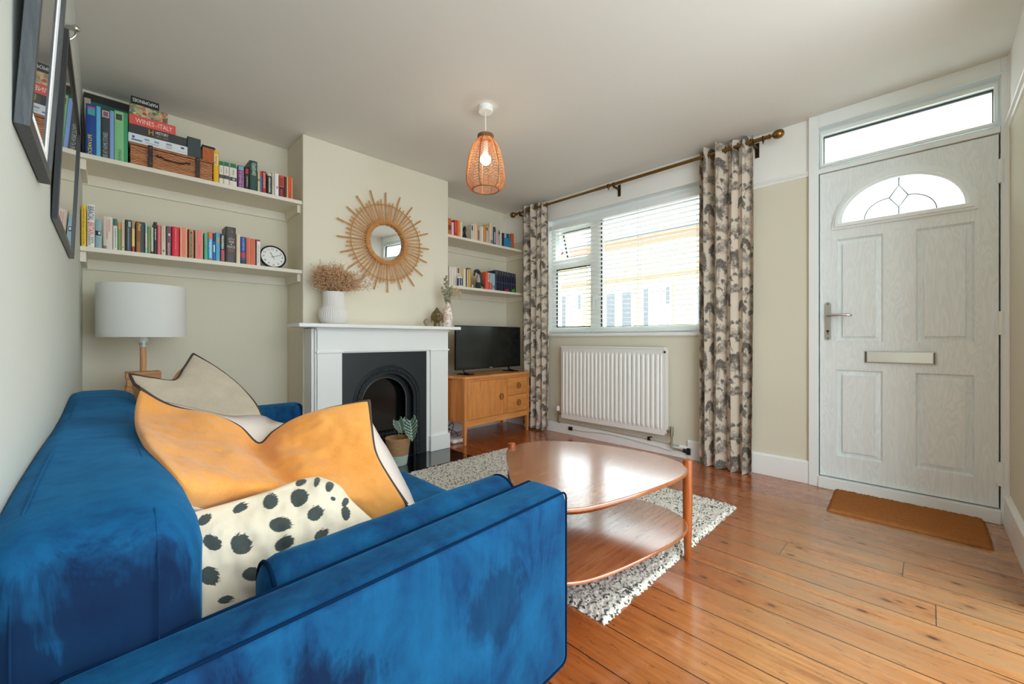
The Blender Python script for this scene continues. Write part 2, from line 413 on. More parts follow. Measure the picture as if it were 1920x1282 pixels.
f.box(XD-.018, XW+.10, -.268, .500, 2.335, CEIL); f.box(XD-.010, XW+.10, -.268, .500, 2.038, 2.068)
f.box(XD-.03, XW+.10, -.268, .500, 0, .070)
f.box(XD-.022, XW+.02, DY0, DY1, 2.338, 2.344)
build('door_frame', f, M_upvc, door, smooth=0, bevel=.004)
f = MB(); f.curve([(-.268, 2.068), (.500, 2.068), (.500, 2.335), (-.268, 2.335)], [[(-.245, 2.095), (.478, 2.095), (.478, 2.283), (-.245, 2.283)]], .05, (XW+.04, 0, 0), Y, Z)
f.curve([(-.258, 2.08), (.49, 2.08), (.49, 2.30), (-.258, 2.30)], [[(-.245, 2.095), (.478, 2.095), (.478, 2.283), (-.245, 2.283)]], .02, (XD-.012, 0, 0), Y, Z)
tf = build('transom_frame', f, M_upvc, door, smooth=0, bevel=.003)
build('gasket', MB().curve([(-.2452, 2.0948), (.4782, 2.0948), (.4782, 2.2832), (-.2452, 2.2832)], [[(-.242, 2.0965), (.475, 2.0965), (.475, 2.277), (-.242, 2.277)]], .02, (XW+.012, 0, 0), Y, Z), M_black, tf, smooth=0)
build('transom_glass', MB().box(XW+.03, XW+.036, -.25, .485, 2.09, 2.29), M_frost, tf, smooth=0)
# leaf with a half-oval light and four raised panels
LY0, LY1, LZ0, LZ1 = -.262, .494, .078, 2.032
FC = .119
def halfoval(a, b, z0, n=40): return [(FC+a*math.cos(math.pi*i/n), z0+b*math.sin(math.pi*i/n)) for i in range(n+1)]
panels = [(.188, .411, .943, 1.596), (-.178, .047, .943, 1.594), (.190, .412, .216, .767), (-.178, .048, .219, .767)]
f = MB(); f.curve([(LY0, LZ0), (LY1, LZ0), (LY1, LZ1), (LY0, LZ1)], [halfoval(.266, .224, 1.692)]+[[(a, c), (b, c), (b, d), (a, d)] for a, b, c, d in panels], .044, (XD, 0, 0), Y, Z)
f2 = MB(); f2.v = f.v; f2.f = f.f; f2.m = f.m
leaf = build('door_leaf', f, M_door, door, smooth=0)
for a, b, c, d in panels:          # sloping border then raised field
    p = MB(); i = .034; k = .009
    O = [(XD+.012, y, z) for y, z in ((a, c), (b, c), (b, d), (a, d))]; I = [(XD+.0005, y, z) for y, z in ((a+i, c+i), (b-i, c+i), (b-i, d-i), (a+i, d-i))]
    Q = [(XD+.001, y, z) for y, z in ((a, c), (b, c), (b, d), (a, d))]; S = [(XD+.022, y, z) for y, z in ((a+k, c+k), (b-k, c+k), (b-k, d-k), (a+k, d-k))]
    J = [(XD+.015, y, z) for y, z in ((a+i, c+i), (b-i, c+i), (b-i, d-i), (a+i, d-i))]
    vs = Q+S+J+I
    p.add(vs, [(q*4+n, q*4+(n+1) % 4, q*4+4+(n+1) % 4, q*4+4+n) for q in range(3) for n in range(4)]+[(12, 13, 14, 15)])
    fixnorm(build('panel', p, M_door, leaf, smooth=0))
p = MB()
for (a, b, z0, t, x) in ((.31, .312, 1.657, 0, 0), ):
    out = [(FC+.31*math.cos(math.pi*i/40), 1.668+.300*math.sin(math.pi*i/40)) for i in range(41)]; out = [(FC+.31, 1.657)]+out+[(FC-.31, 1.657)]
    p.curve(out, [halfoval(.262, .220, 1.694)], .018, (XD-.017, 0, 0), Y, Z)
    out2 = [(FC+.296*math.cos(math.pi*i/40), 1.680+.262*math.sin(math.pi*i/40)) for i in range(41)]; out2 = [(FC+.296, 1.670)]+out2+[(FC-.296, 1.670)]
    p.curve(out2, [halfoval(.278, .240, 1.688)], .034, (XD-.032, 0, 0), Y, Z)
build('fanlight_surround', p, M_upvc, leaf, smooth=30, bevel=.003)
build('fanlight_glass', MB().curve(halfoval(.27, .228, 1.690), [], .004, (XD+.02, 0, 0), Y, Z), M_frost, leaf, smooth=0)
M_lead = mat('lead came', '#8d9190', .45, .6)
p = MB(); xl = XD+.012
dia = [(xl, FC, 1.871), (xl, .079, 1.804), (xl, FC, 1.741), (xl, .161, 1.804)]
p.tube(dia, .004, 6, closed=True); p.tube([(xl, FC, 1.871), (xl, FC, 1.914)], .0032, 6); p.tube([(xl, FC, 1.741), (xl, FC, 1.694)], .0032, 6)
for sgn, y0, y1 in ((1, .161, .275), (-1, .079, -.037)):
    p.tube([(xl, y0+(y1-y0)*math.sin(math.pi/2*i/12), 1.694+(1.804-1.694)*math.cos(math.pi/2*i/12)) for i in range(13)], .0032, 6)
build('leading', p, M_lead, leaf)
M_bevelglass = frosted('bevelled diamond', '#dfe9ee')
b_ = MB(); b_.add(dia+[(xl-.006, FC, 1.806)], [(0, 1, 4), (1, 2, 4), (2, 3, 4), (3, 0, 4)]); build('diamond_pane', b_, M_bevelglass, leaf, smooth=0)
p = MB(); p.curve([(.4515+.0155*math.cos(t), 1.1835+.0155*math.sin(t)) for t in [math.pi*i/12 for i in range(13)]]+[(.4515-.0155*math.cos(t), .9695-.0155*math.sin(t)) for t in [math.pi*i/12 for i in range(13)]], [], .008, (XD-.008, 0, 0), Y, Z)
hp = build('handle_plate', p, M_steel, leaf, smooth=30, bevel=.0015)
p = MB(); p.cyl((XD-.008, .4515, 1.112), (XD-.045, .4515, 1.112), .0095)
p.tube([(XD-.040, .455, 1.112), (XD-.045, .43, 1.113), (XD-.045, .38, 1.113), (XD-.043, .345, 1.111), (XD-.037, .328, 1.109)], [.0095, .009, .008, .0075, .005], 12)
build('door_handle', p, M_chrome, hp)
p = MB(); p.cyl((XD-.006, .4515, 1.012), (XD-.012, .4515, 1.012), .008); p.box(XD-.0125, XD-.006, .4495, .4535, .990, 1.012); p.cyl((XD-.006, .4515, .967), (XD-.010, .4515, .967), .004); p.cyl((XD-.006, .4515, 1.186), (XD-.010, .4515, 1.186), .004)
build('keyhole', p, M_bronze, hp)
p = MB(); p.box(XD-.010, XD, -.035, .271, .817, .887)
lp = build('letter_plate', p, M_steel, leaf, smooth=0, bevel=.002)
p = MB(); p.box(XD-.018, XD-.006, -.026, .262, .8205, .8835); build('letter_flap', p, mat('satin nickel', '#d3d0c6', .34, .85, var=.1, vs=5), lp, smooth=0, bevel=.004)
for y in (-.031, .2635): build('end_cap', MB().box(XD-.016, XD-.008, y, y+.004, .819, .885), M_bronze, lp, smooth=0)
for z in (.26, 1.044, 1.834):
    p = MB(); p.cyl((XD-.012, -.269, z-.061), (XD-.012, -.269, z+.061), .0125, n=14); p.box(XD-.012, XD-.002, -.285, -.252, z-.052, z+.052)
    h = build('hinge', p, M_upvc, door, smooth=40)
build('door_shadow_gap', MB().curve([(-.2685, .0695), (.5005, .0695), (.5005, 2.0385), (-.2685, 2.0385)], [[(LY0+.004, LZ0+.004), (LY1-.004, LZ0+.004), (LY1-.004, LZ1-.004), (LY0+.004, LZ1-.004)]], .02, (XW+.03, 0, 0), Y, Z), M_black, door, smooth=0).name = 'shadow_gap_strip'  # black strip standing in for shade in the gap round the leaf

# ------------------------------------------------------------------ window
win = bpy.data.objects.new('window_1', None); C.objects.link(win); win['kind'] = 'structure'; win.location = (XW, 2, 1); LOC['window_1'] = Vector((XW, 2, 1))
win['label'] = 'white framed window behind the slatted blind'; win['category'] = 'window'
FX0, FX1 = XW+.085, XW+.15
outer = [(WY0, WZ0), (WY1, WZ0), (WY1, WZ1), (WY0, WZ1)]
A = [(1.16, 1.075), (2.235, 1.075), (2.235, 2.135), (1.16, 2.135)]          # big pane
B = [(2.345, 1.085), (2.79, 1.085), (2.79, 1.70), (2.345, 1.70)]            # small lower pane
Cc = [(2.345, 1.80), (2.79, 1.80), (2.79, 2.135), (2.345, 2.135)]           # top vent
build('window_frame', MB().curve(outer, [A, B, Cc], FX1-FX0, (FX0, 0, 0), Y, Z), M_upvc, win, smooth=0, bevel=.006)
def ring(loop, t):
    cx = sum(p[0] for p in loop)/4; cy = sum(p[1] for p in loop)/4
    return [(p[0]-t*(1 if p[0] > cx else -1), p[1]-t*(1 if p[1] > cy else -1)) for p in loop]
for L in (A, B): build('gasket', MB().curve(ring(L, -.001), [ring(L, .010)], .012, (FX0+.012, 0, 0), Y, Z), M_black, win, smooth=0)
for L in (A, B): build('window_pane', MB().box(FX0+.03, FX0+.034, L[0][0], L[1][0], L[0][1], L[2][1]), M_glass, win, smooth=0)
# open top-hung vent
ang = math.radians(17); vs0 = Vector((FX1+.005, 0, 2.14)); dv = Vector((math.sin(ang), 0, -math.cos(ang))); Lh = .36
vo_ = [(2.34, 0), (2.80, 0), (2.80, Lh), (2.34, Lh)]
p = MB().curve([(y, -l) for y, l in vo_], [[(2.39, -.05), (2.75, -.05), (2.75, -Lh+.05), (2.39, -Lh+.05)]], .045, vs0, Y, -dv)
cas = build('opening_vent', p, M_upvc, win, smooth=0, bevel=.004)
p = MB().curve([(2.385, -.045), (2.755, -.045), (2.755, -Lh+.045), (2.385, -Lh+.045)], [[(2.395, -.056), (2.745, -.056), (2.745, -Lh+.056), (2.395, -Lh+.056)]], .01, vs0-Vector((.012, 0, 0)), Y, -dv); build('gasket', p, M_black, cas, smooth=0)
p = MB(); p.obox(vs0+dv*.05+Vector((.02, 2.39, 0)), dv*(Lh-.1), Y*.36, Vector((.004, 0, .001))); build('vent_pane', p, M_glass, cas, smooth=0)
for y in (2.36, 2.78):
    p = MB(); p.tube([(FX0+.06, y, 1.85), vs0+dv*.22+Vector((0, y, 0))], .005, 6); build('window_stay', p, M_black, cas)
p = MB(); p.box(FX0-.02, FX0, 2.27, 2.30, 1.35, 1.39); p.tube([(FX0-.02, 2.285, 1.37), (FX0-.04, 2.285, 1.37), (FX0-.045, 2.285, 1.30), (FX0-.045, 2.285, 1.25)], .008, 8); build('window_handle', p, M_upvc, win)
p = MB(); p.rbox(XW-.028, FX0, WY0-.02, WY1+.02, .985, 1.018, .014, 4); build('window_sill', p, M_white, win)
p = MB(); p.box(XW-.004, FX0, WY0-.004, WY0+.006, 1.018, WZ1); p.box(XW-.004, FX0, WY1-.006, WY1+.004, 1.018, WZ1); p.box(XW-.004, FX0, WY0, WY1, WZ1-.008, WZ1+.002)
build('window_reveal', p, M_white, win, smooth=0)
# blind
def slatmat():
    m, nt, b = newmat('white slat'); b.inputs['Base Color'].default_value = lin('#f3f2ee'); b.inputs['Roughness'].default_value = .4
    tr = node(nt, 'ShaderNodeBsdfTranslucent'); tr.inputs[0].default_value = lin('#fdfcf7')
    mx = node(nt, 'ShaderNodeMixShader', i_0=.78); link(nt, b.outputs[0], mx.inputs[1]); link(nt, tr.outputs[0], mx.inputs[2])
    link(nt, mx.outputs[0], nt.nodes['Material Output'].inputs[0]); return m
M_slat = slatmat(); M_cord = mat('blind cord', '#e9e6de', .8)
BX = XW+.043; BY0, BY1 = WY0+.02, WY1-.02
bl = thing('venetian_blind', 'white slatted venetian blind lowered over the window with its slats open', 'blind', (BX, (BY0+BY1)/2, 1.02))
build('headrail', MB().box(BX-.028, BX+.028, BY0, BY1, 2.108, 2.150), M_upvc, bl, smooth=0, bevel=.003)
NS = 25; ZT, ZBm = 2.085, 1.075
for i in range(NS):
    z = ZT+(ZBm-ZT)*i/(NS-1); p = MB()
    def fs(u, v, z=z):
        a = (u-.5)*.048; return Vector((BX+a, BY0+.006+(BY1-BY0-.012)*v, z+.0035*math.cos((u-.5)*math.pi)-a*.10))
    p.grid(fs, 6, 1);     build('slat', p, M_slat, bl, smooth=60)
build('bottom_rail', MB().rbox(BX-.027, BX+.027, BY0+.003, BY1-.003, 1.0305, 1.052, .008, 3), M_upvc, bl)
for y in (2.78, 2.335, 1.80, 1.285):
    p = MB()
    for dx in (-.025, .025): p.tube([(BX+dx, y, 2.11), (BX+dx, y, 1.04)], .0011, 5)
    p.tube([(BX-.027, y+.006, 2.11), (BX-.027, y+.006, 1.04)], .0011, 5)
    build('ladder_cord', p, M_cord, bl)
    build('cord_clip', MB().box(BX-.03, BX-.027, y-.008, y+.008, 2.106, 2.152), M_upvc, bl, smooth=0)
    build('cord_clip', MB().box(BX-.0295, BX-.026, y-.006, y+.006, 1.028, 1.036), M_upvc, bl, smooth=0)
# ------------------------------------------------------------------ outside
def brickmat():
    m, nt, b = newmat('yellow stock brick'); co = objco(nt)
    sw = node(nt, 'ShaderNodeSeparateXYZ'); link(nt, co, sw.inputs[0]); cb = node(nt, 'ShaderNodeCombineXYZ'); link(nt, sw.outputs[1], cb.inputs[0]); link(nt, sw.outputs[2], cb.inputs[1])
    br = node(nt, 'ShaderNodeTexBrick', i_Scale=2.6, i_Mortar_Size=.012, i_Brick_Width=1.0, i_Row_Height=.33)
    br.inputs['Color1'].default_value = lin('#c6b07a'); br.inputs['Color2'].default_value = lin('#b49a68'); br.inputs['Mortar'].default_value = lin('#bdb39a')
    link(nt, cb.outputs[0], br.inputs['Vector']); link(nt, br.outputs[0], b.inputs['Base Color']); b.inputs['Roughness'].default_value = .9; return m
M_brick = brickmat(); M_redband = mat('red brick band', '#a8654e', .85, var=.15, vs=20); M_slate = mat('slate roof', '#8f989f', .7, var=.15, vs=30); M_dkglass = mat('dark pane', '#52565b', .6)
M_render = mat('white render', '#e9e6de', .8)
HX = 20.0
hs = thing('terraced_house', 'yellow brick terraced house across the street seen through the blind', 'house', (HX+2, 12, -.3))
HK = HX/10.6
def hbox(p, x0, x1, y0, y1, z0, z1): return p.box(HX+x0, HX+x1, y0*HK, y1*HK, max(-.3, .96+(z0-.96)*HK), .96+(z1-.96)*HK)
wl = MB(); hbox(wl, 0, 8, -6, 22, -.3, 3.9); build('house_wall', wl, M_brick, hs, smooth=0)
for z0, z1 in ((3.58, 3.78), (2.62, 2.72)): build('brick_band', hbox(MB(), -.03, .02, -6, 22, z0, z1), M_redband, hs, smooth=0)
build('gutter', hbox(MB(), -.25, .02, -6, 22, 3.86, 3.96), M_slate, hs, smooth=0)
p = MB(); zr = .96+(3.93-.96)*HK; p.add([(HX-.2, -11, zr), (HX-.2, 41, zr), (HX+4, 41, zr+.9), (HX+4, -11, zr+.9), (HX+8.2, -11, zr), (HX+8.2, 41, zr)], [(0, 1, 2, 3), (3, 2, 5, 4), (0, 3, 4), (1, 5, 2)]); build('house_roof', p, M_slate, hs, smooth=0)
for y in (-2.2, 2.6, 6.75, 9.4, 12.3):
    q = build('house_window', hbox(MB(), -.06, .02, y-.62, y+.62, 2.8, 3.5), M_render, hs, smooth=0)
    for u0, u1 in ((-.5, -.04), (.04, .5)): build('pane', hbox(MB(), -.08, -.055, y+u0, y+u1, 2.86, 3.44), M_render, q, smooth=0)
for y, hw in ((-1.5, .6), (3.75, .4), (6.3, .5), (9.3, .6), (11.9, .6)):
    q = build('house_window', hbox(MB(), -.06, .02, y-hw, y+hw, .6, 2.45), M_render, hs, smooth=0)
    for u0, u1 in ((-hw+.1, -.12), (.12, hw-.1)): build('pane', hbox(MB(), -.08, -.055, y+u0, y+u1, .7, 2.3), M_dkglass, q, smooth=0)
for y in (5.15, 8.0):
    q = build('house_door', hbox(MB(), -.09, .02, y-.42, y+.42, -.3, 2.5), M_render, hs, smooth=0)
    for u0, u1, z0 in ((.22, .36, 1.2), (-.38, -.28, 1.9)): build('pane', hbox(MB(), -.11, -.08, y+u0, y+u1, z0, 2.35), M_dkglass, q, smooth=0)
build('street', MB().box(XO+.4, 60, -40, 60, -.5, -.3), mat('asphalt', '#8b8c8c', .9, var=.1, bump=.2), kind='structure', smooth=0)
build('pavement', MB().box(XO, XO+1.9, -8, 20, -.3, -.17), mat('paving', '#bdb9b0', .9, var=.08), kind='structure', smooth=0)
# ------------------------------------------------------------------ sofa
def velvet(name='blue velvet', seed=0, patches=()):
    if name in MATS: return MATS[name]
    m, nt, b = newmat(name); co = objco(nt, (1, 1, 1), loc=(seed, seed*.7, 0))
    n1 = noisen(nt, co, 2.6, 5, .62, .9)
    mp = node(nt, 'ShaderNodeMapping'); mp.inputs['Scale'].default_value = (3, 3, .9); link(nt, co, mp.inputs[0])
    n2 = noisen(nt, mp.outputs[0], 5, 5, .7, .5)
    f = mathn(nt, 'ADD', mathn(nt, 'MULTIPLY', n1, .6), mathn(nt, 'MULTIPLY', n2, .4))
    pile = ramp(nt, f, [(.34, lin('#051a3c')), (.43, lin('#0a3760')), (.54, lin('#0e4e78')), (.72, lin('#165f8e'))])
    # darker navy areas with ragged edges
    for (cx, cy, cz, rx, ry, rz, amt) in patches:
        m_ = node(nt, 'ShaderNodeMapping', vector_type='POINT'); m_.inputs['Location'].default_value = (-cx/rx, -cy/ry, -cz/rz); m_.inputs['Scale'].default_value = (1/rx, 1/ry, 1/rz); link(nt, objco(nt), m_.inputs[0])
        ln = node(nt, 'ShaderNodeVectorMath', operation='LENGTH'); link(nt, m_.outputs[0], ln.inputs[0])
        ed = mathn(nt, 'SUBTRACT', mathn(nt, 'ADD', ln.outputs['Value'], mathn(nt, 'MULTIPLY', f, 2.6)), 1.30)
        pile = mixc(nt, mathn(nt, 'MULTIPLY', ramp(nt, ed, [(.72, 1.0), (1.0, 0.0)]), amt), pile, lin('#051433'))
    link(nt, pile, b.inputs['Base Color']); b.inputs['Roughness'].default_value = .85; b.inputs['Specular IOR Level'].default_value = .15
    b.inputs['Sheen Weight'].default_value = .38; b.inputs['Sheen Roughness'].default_value = .38
    b.inputs['Sheen Tint'].default_value = lin('#3a9ad6')
    bumpn(nt, b, mathn(nt, 'ADD', mathn(nt, 'MULTIPLY', f, .6), mathn(nt, 'MULTIPLY', noisen(nt, co, 260, 2), .12)), .22, .006)
    MATS[name] = m; return m
# sofa-space patches (its Empty stands at .38, 1.67, 0)
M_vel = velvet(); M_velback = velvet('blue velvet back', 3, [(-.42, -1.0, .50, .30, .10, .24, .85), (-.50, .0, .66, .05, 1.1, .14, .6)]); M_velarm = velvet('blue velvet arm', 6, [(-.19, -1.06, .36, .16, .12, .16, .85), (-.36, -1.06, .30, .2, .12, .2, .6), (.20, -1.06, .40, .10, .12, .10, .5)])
M_piping = mat('blue piping', '#08223f', 1, spec=.05)
M_leg = wood('sofa leg wood', '#5a3a22', '#8a5c36', axis='Z')
SX0, SX1 = -.088, .835
SY0, SY1 = .600, 2.745
sofa = thing('sofa', 'two-seat deep blue velvet sofa with piped arms against the plain wall', 'sofa', (.38, 1.67, 0))
AT, AB = .578, .13
def arm_y0(x): return .600+.047*(x+.06)
def arm_y1(x): return .700+.088*(x+.02)
def near_arm(p):
    t = (p.y-0)/1.0; return (p.x, arm_y0(p.x)*(1-t)+arm_y1(p.x)*t, p.z)
def arm(fn, name, outer_t):
    p = MB()
    # rounded slab in (x, t, z); t scaled so that the corner radius stays even
    def df(q):
        return fn(Vector((q.x, (q.y)/.11, q.z)))
    p.rbox(-.06, .842, 0, .11, AB, AT, .028, 10, df)
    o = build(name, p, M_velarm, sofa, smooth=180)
    q = MB(); e = .024; loop = []
    for (cx, cz, a0) in ((.842-e, AT-e, 0), (-.06+e, AT-e, 90), (-.06+e, AB+e, 180), (.842-e, AB+e, 270)):
        for i in range(7):
            a = math.radians(a0+90*i/6); loop.append((cx+(e-.006)*math.cos(a), cz+(e-.006)*math.sin(a)))
    pts = []
    for i in range(len(loop)):
        a, b = loop[i], loop[(i+1) % len(loop)]
        for k in range(4 if math.dist(a, b) > .1 else 1): t = k/(4 if math.dist(a, b) > .1 else 1); pts.append((a[0]+(b[0]-a[0])*t, a[1]+(b[1]-a[1])*t))
    for t in ((.055, .945) if outer_t is None else outer_t):
        q = MB(); q.tube([fn(Vector((x, t, z))) for x, z in pts], .0027, 8, closed=True); build('piping', q, M_piping, o)
    return o
arm(near_arm, 'armrest', None)
def far_arm(p):
    return (p.x, 2.635+.11*p.y, p.z)
arm(far_arm, 'armrest', None)
p = MB(); p.rbox(-.07, .80, .72, 2.64, .13, .345, .02, 8); build('base', p, M_vel, sofa, smooth=180)
# back: thick slab with stitched seams
def backdef(q):
    z = q.z+.008*math.sin((q.y-.7)*5)*(q.z > .6)
    return (max(q.x, -.0965)+.004*(q.x > -.05)*mnoise.noise(Vector((q.x*6, q.y*4, q.z*5))), q.y+.006*mnoise.noise(Vector((q.x*5+9, q.y*4, q.z*7))), z+.006*mnoise.noise(Vector((q.x*7, q.y*3+5, q.z*3))))
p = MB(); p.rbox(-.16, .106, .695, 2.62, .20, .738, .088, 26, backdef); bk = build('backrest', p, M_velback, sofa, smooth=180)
q = MB()
for x in (SX0+.014, .048):
    q.tube([(x, .6935, .35)]+[(x, .6935, .35+.05*i) for i in range(1, 7)]+[(x, .70, .675), (x, .722, .71), (x, .745, .727)]+[(x, .80+.1*i, .7375-(.008 if x > 0 else .0)+.008*math.sin((.1+.1*i)*5)) for i in range(18)], .0012, 6)
build('seam', q, M_velback, bk)
# seat cushions, slightly domed and buttoned
def seatdef(y0, y1):
    def f(q):
        u = (q.x-.08)/.76; v = (q.y-y0)/(y1-y0); d = 0
        if q.z > .40:
            d = .018*math.sin(math.pi*min(max(u, 0), 1))*math.sin(math.pi*min(max(v, 0), 1))
            for bu, bv in ((.62, .3), (.62, .7), (.28, .3), (.28, .7)):
                d -= .016*math.exp(-(((u-bu)*.76)**2+((v-bv)*(y1-y0))**2)/.0016)
        return (q.x, q.y, q.z+d)
    return f
for y0, y1 in ((.80, 1.69), (1.695, 2.63)):
    p = MB(); p.rbox(.11, .835, y0, y1, .335, .452, .032, 26, seatdef(y0, y1)); build('seat_cushion', p, M_vel, sofa, smooth=180)
for x in (.02, .74):
    for y in (.72, 2.62):
        p = MB(); p.cyl((x, y, 0), (x, y, .14), .016, .024, 14); build('leg', p, M_leg, sofa)
# bolsters lying along the two arms
def bolster(fn, label):
    p = MB(); prof = []
    L0, L1 = .185, .80; r = .062
    n = 28; k = 40
    sec = [(L0, .0), (L0+.003, .7), (L0+.012, .93), (L0+.03, 1)]+[(L0+.03+(L1-L0-.06)*i/14, 1) for i in range(1, 14)]+[(L1-.03, 1), (L1-.012, .93), (L1-.003, .7), (L1, 0)]
    vs = []
    for x, s in sec:
        for j in range(n):
            a = 2*math.pi*j/n; cy, cz = math.cos(a)*r*s*1.05, math.sin(a)*r*s
            cz = max(cz, -.056)
            vs.append(fn(x, cy, .519+cz+.004*mnoise.noise(Vector((x*9, cy*8, cz*8)))))
    fs = [(i*n+j, i*n+(j+1) % n, (i+1)*n+(j+1) % n, (i+1)*n+j) for i in range(len(sec)-1) for j in range(n)]
    p.add(vs, fs)
    t = thing('bolster_cushion', label, 'cushion', tuple(fn((L0+L1)/2, 0, .463)), 'velvet bolsters along the sofa arms')
    o = build('bolster_cover', p, M_vel, t, smooth=180)
    for x in (L0+.010, L1-.010):
        q = MB(); q.tube([fn(x, math.cos(2*math.pi*j/30)*r*.93*1.05, .519+max(math.sin(2*math.pi*j/30)*r*.93, -.056)) for j in range(30)], .0035, 6, closed=True); build('piping', q, M_piping, t)
bolster(lambda x, a, z: Vector((x, arm_y1(x)+.072+a, z)), 'blue velvet bolster along the sofa arm nearest the camera, touching the dotted cushion')
bolster(lambda x, a, z: Vector((x, 2.635-.072+a, z+.006)), 'blue velvet bolster inside the sofa arm nearest the fireplace')

# ------------------------------------------------------------------ scatter cushions
def clothmat(name, c, c2=None, bs=420, var=.1):
    if name in MATS: return MATS[name]
    m, nt, b = newmat(name); co = objco(nt)
    n1 = noisen(nt, co, 7, 4, .6); wv = noisen(nt, objco(nt, (1, 1, 6)), bs*.5, 2); wv2 = noisen(nt, objco(nt, (6, 6, 1)), bs*.3, 2)
    cc = lin(c); d = lin(c2) if c2 else tuple(x*.8 for x in cc[:3])+(1,)
    f = mathn(nt, 'ADD', mathn(nt, 'MULTIPLY', n1, .5), mathn(nt, 'MULTIPLY', mathn(nt, 'ADD', wv, wv2), .25))
    link(nt, ramp(nt, f, [(.36, d), (.6, cc)]), b.inputs['Base Color']); b.inputs['Roughness'].default_value = .9
    b.inputs['Sheen Weight'].default_value = .25; b.inputs['Specular IOR Level'].default_value = .12
    bumpn(nt, b, mathn(nt, 'ADD', mathn(nt, 'MULTIPLY', n1, .8), mathn(nt, 'MULTIPLY', mathn(nt, 'ADD', wv, wv2), .25)), .35, .004)
    MATS[name] = m; return m
M_orange = clothmat('marigold linen', '#e9a256', '#d88a3a'); M_pink = clothmat('blush linen', '#eadcd2', '#dccbbf'); M_beige = clothmat('flax linen', '#cdbfab', '#b8a993')
M_pipe = mat('dark brown piping', '#43352b', .8)
def spotmat(): 
    m, nt, b = newmat('ivory cotton with painted spots')
    at_ = node(nt, 'ShaderNodeVertexColor', layer_name='spots'); co = objco(nt)
    n1 = noisen(nt, co, 9, 4, .6); tint = mixc(nt, n1, lin('#f3e9d8'), lin('#fffaf0'))
    link(nt, mixc(nt, 1.0, at_.outputs[0], tint, 'MULTIPLY'), b.inputs['Base Color']); b.inputs['Roughness'].default_value = .85; b.inputs['Sheen Weight'].default_value = .15
    bumpn(nt, b, noisen(nt, co, 220, 3), .2, .002); return m
def resample(P, n, also=None):
    P = catmull(P, 14, closed=False); Q = catmull(also, 14, closed=False) if also else None; d = [0]
    for a, b in zip(P, P[1:]): d.append(d[-1]+(b-a).length)
    out = []; k = 0
    for i in range(n+1):
        s = d[-1]*i/n
        while k < len(d)-2 and d[k+1] < s: k += 1
        t = (s-d[k])/max(d[k+1]-d[k], 1e-9); out.append((Q or P)[k].lerp((Q or P)[k+1], t))
    return out
def cushion(label, T, Rr, B, L, tf, tb, mf, mb_, group=None, N=44, wr=.006, mod=None, shade=None, seed=0, pipe=M_pipe, pipe_r=.005, kind='scatter_cushion', backT=None, backR=None, backL=None, pipe_edges='TRBL'):
    bT = resample(T, N, backT) if backT else None; bR = resample(Rr, N, backR) if backR else None; bL = resample(L, N, backL) if backL else None
    T, Rr, B, L = [resample(q, N) for q in (T, Rr, B, L)]
    def S(i, j):
        u, v = i/N, j/N
        return (T[i]*(1-v)+B[i]*v+L[j]*(1-u)+Rr[j]*u-(T[0]*(1-u)*(1-v)+T[N]*u*(1-v)+B[0]*(1-u)*v+B[N]*u*v))
    G = [[S(i, j) for i in range(N+1)] for j in range(N+1)]
    nrm = (G[0][N]-G[N][0]).cross(G[N][N]-G[0][0]).normalized()      # towards the viewer side (front)
    if nrm.dot(-G[N//2][N//2]+Vector((0, 0, H))) < 0: nrm = -nrm
    cen = sum((G[j][i] for j in (0, N) for i in (0, N)), Vector())/4
    base = min(p.z for r in G for p in r)
    t = thing(kind, label, 'cushion', (cen.x, cen.y, base), group)
    objs = []
    for nm, sg, th, m_ in (('front_panel', 1, tf, mf), ('back_panel', -1, tb, mb_)):
        def fn(a, b):
            i, j = round(a*N), round(b*N); u, v = i/N, j/N
            e = max(0, math.sin(math.pi*u)*math.sin(math.pi*v)); h = th*(e**.42)
            if mod: h *= mod(u, v, sg)
            q = G[j][i]
            w = wr*mnoise.fractal(q*11+Vector((seed, seed*2, 0)), .8, 2.1, 3)*min(1, e*5)
            w += wr*.9*math.sin((u-.5)*38*(1+.4*math.sin(seed+v*3))+5*v+seed)*(e**.5)*max(0, (.55-abs(u-.42)))*max(0, v)
            q = q+nrm*(h*sg+w)
            if sg < 0 and bT: q = q+(bT[i]-T[i])*min(1, v/.028)*1.25*max(0, 1-max(0, v-.03)/.6)*(1-u**8)
            if sg < 0 and bR: q = q+(bR[j]-Rr[j])*min(1, (1-u)/.028)*1.2*max(0, 1-max(0, 1-u-.03)/.5)
            if sg < 0 and bL: q = q+(bL[j]-L[j])*min(1, u/.028)*1.2*max(0, 1-max(0, u-.03)/.5)*min(1, (1-v)*4)
            return q
        p = MB().grid(fn, N, N)
        o = build(nm, p, m_, t, smooth=180); objs.append(o)
        if shade and sg > 0: shade(o, N)
    if pipe:
        if pipe_edges == 'TRBL': q = MB().tube(T[:-1]+Rr[:-1]+B[::-1][:-1]+L[::-1][:-1], pipe_r, 8, closed=True)
        else: q = MB().tube(T[:-1]+Rr, pipe_r, 8)
        build('piping', q, pipe, t)
    return t
A_ = lambda x, y, d: at(x, y, D=d)
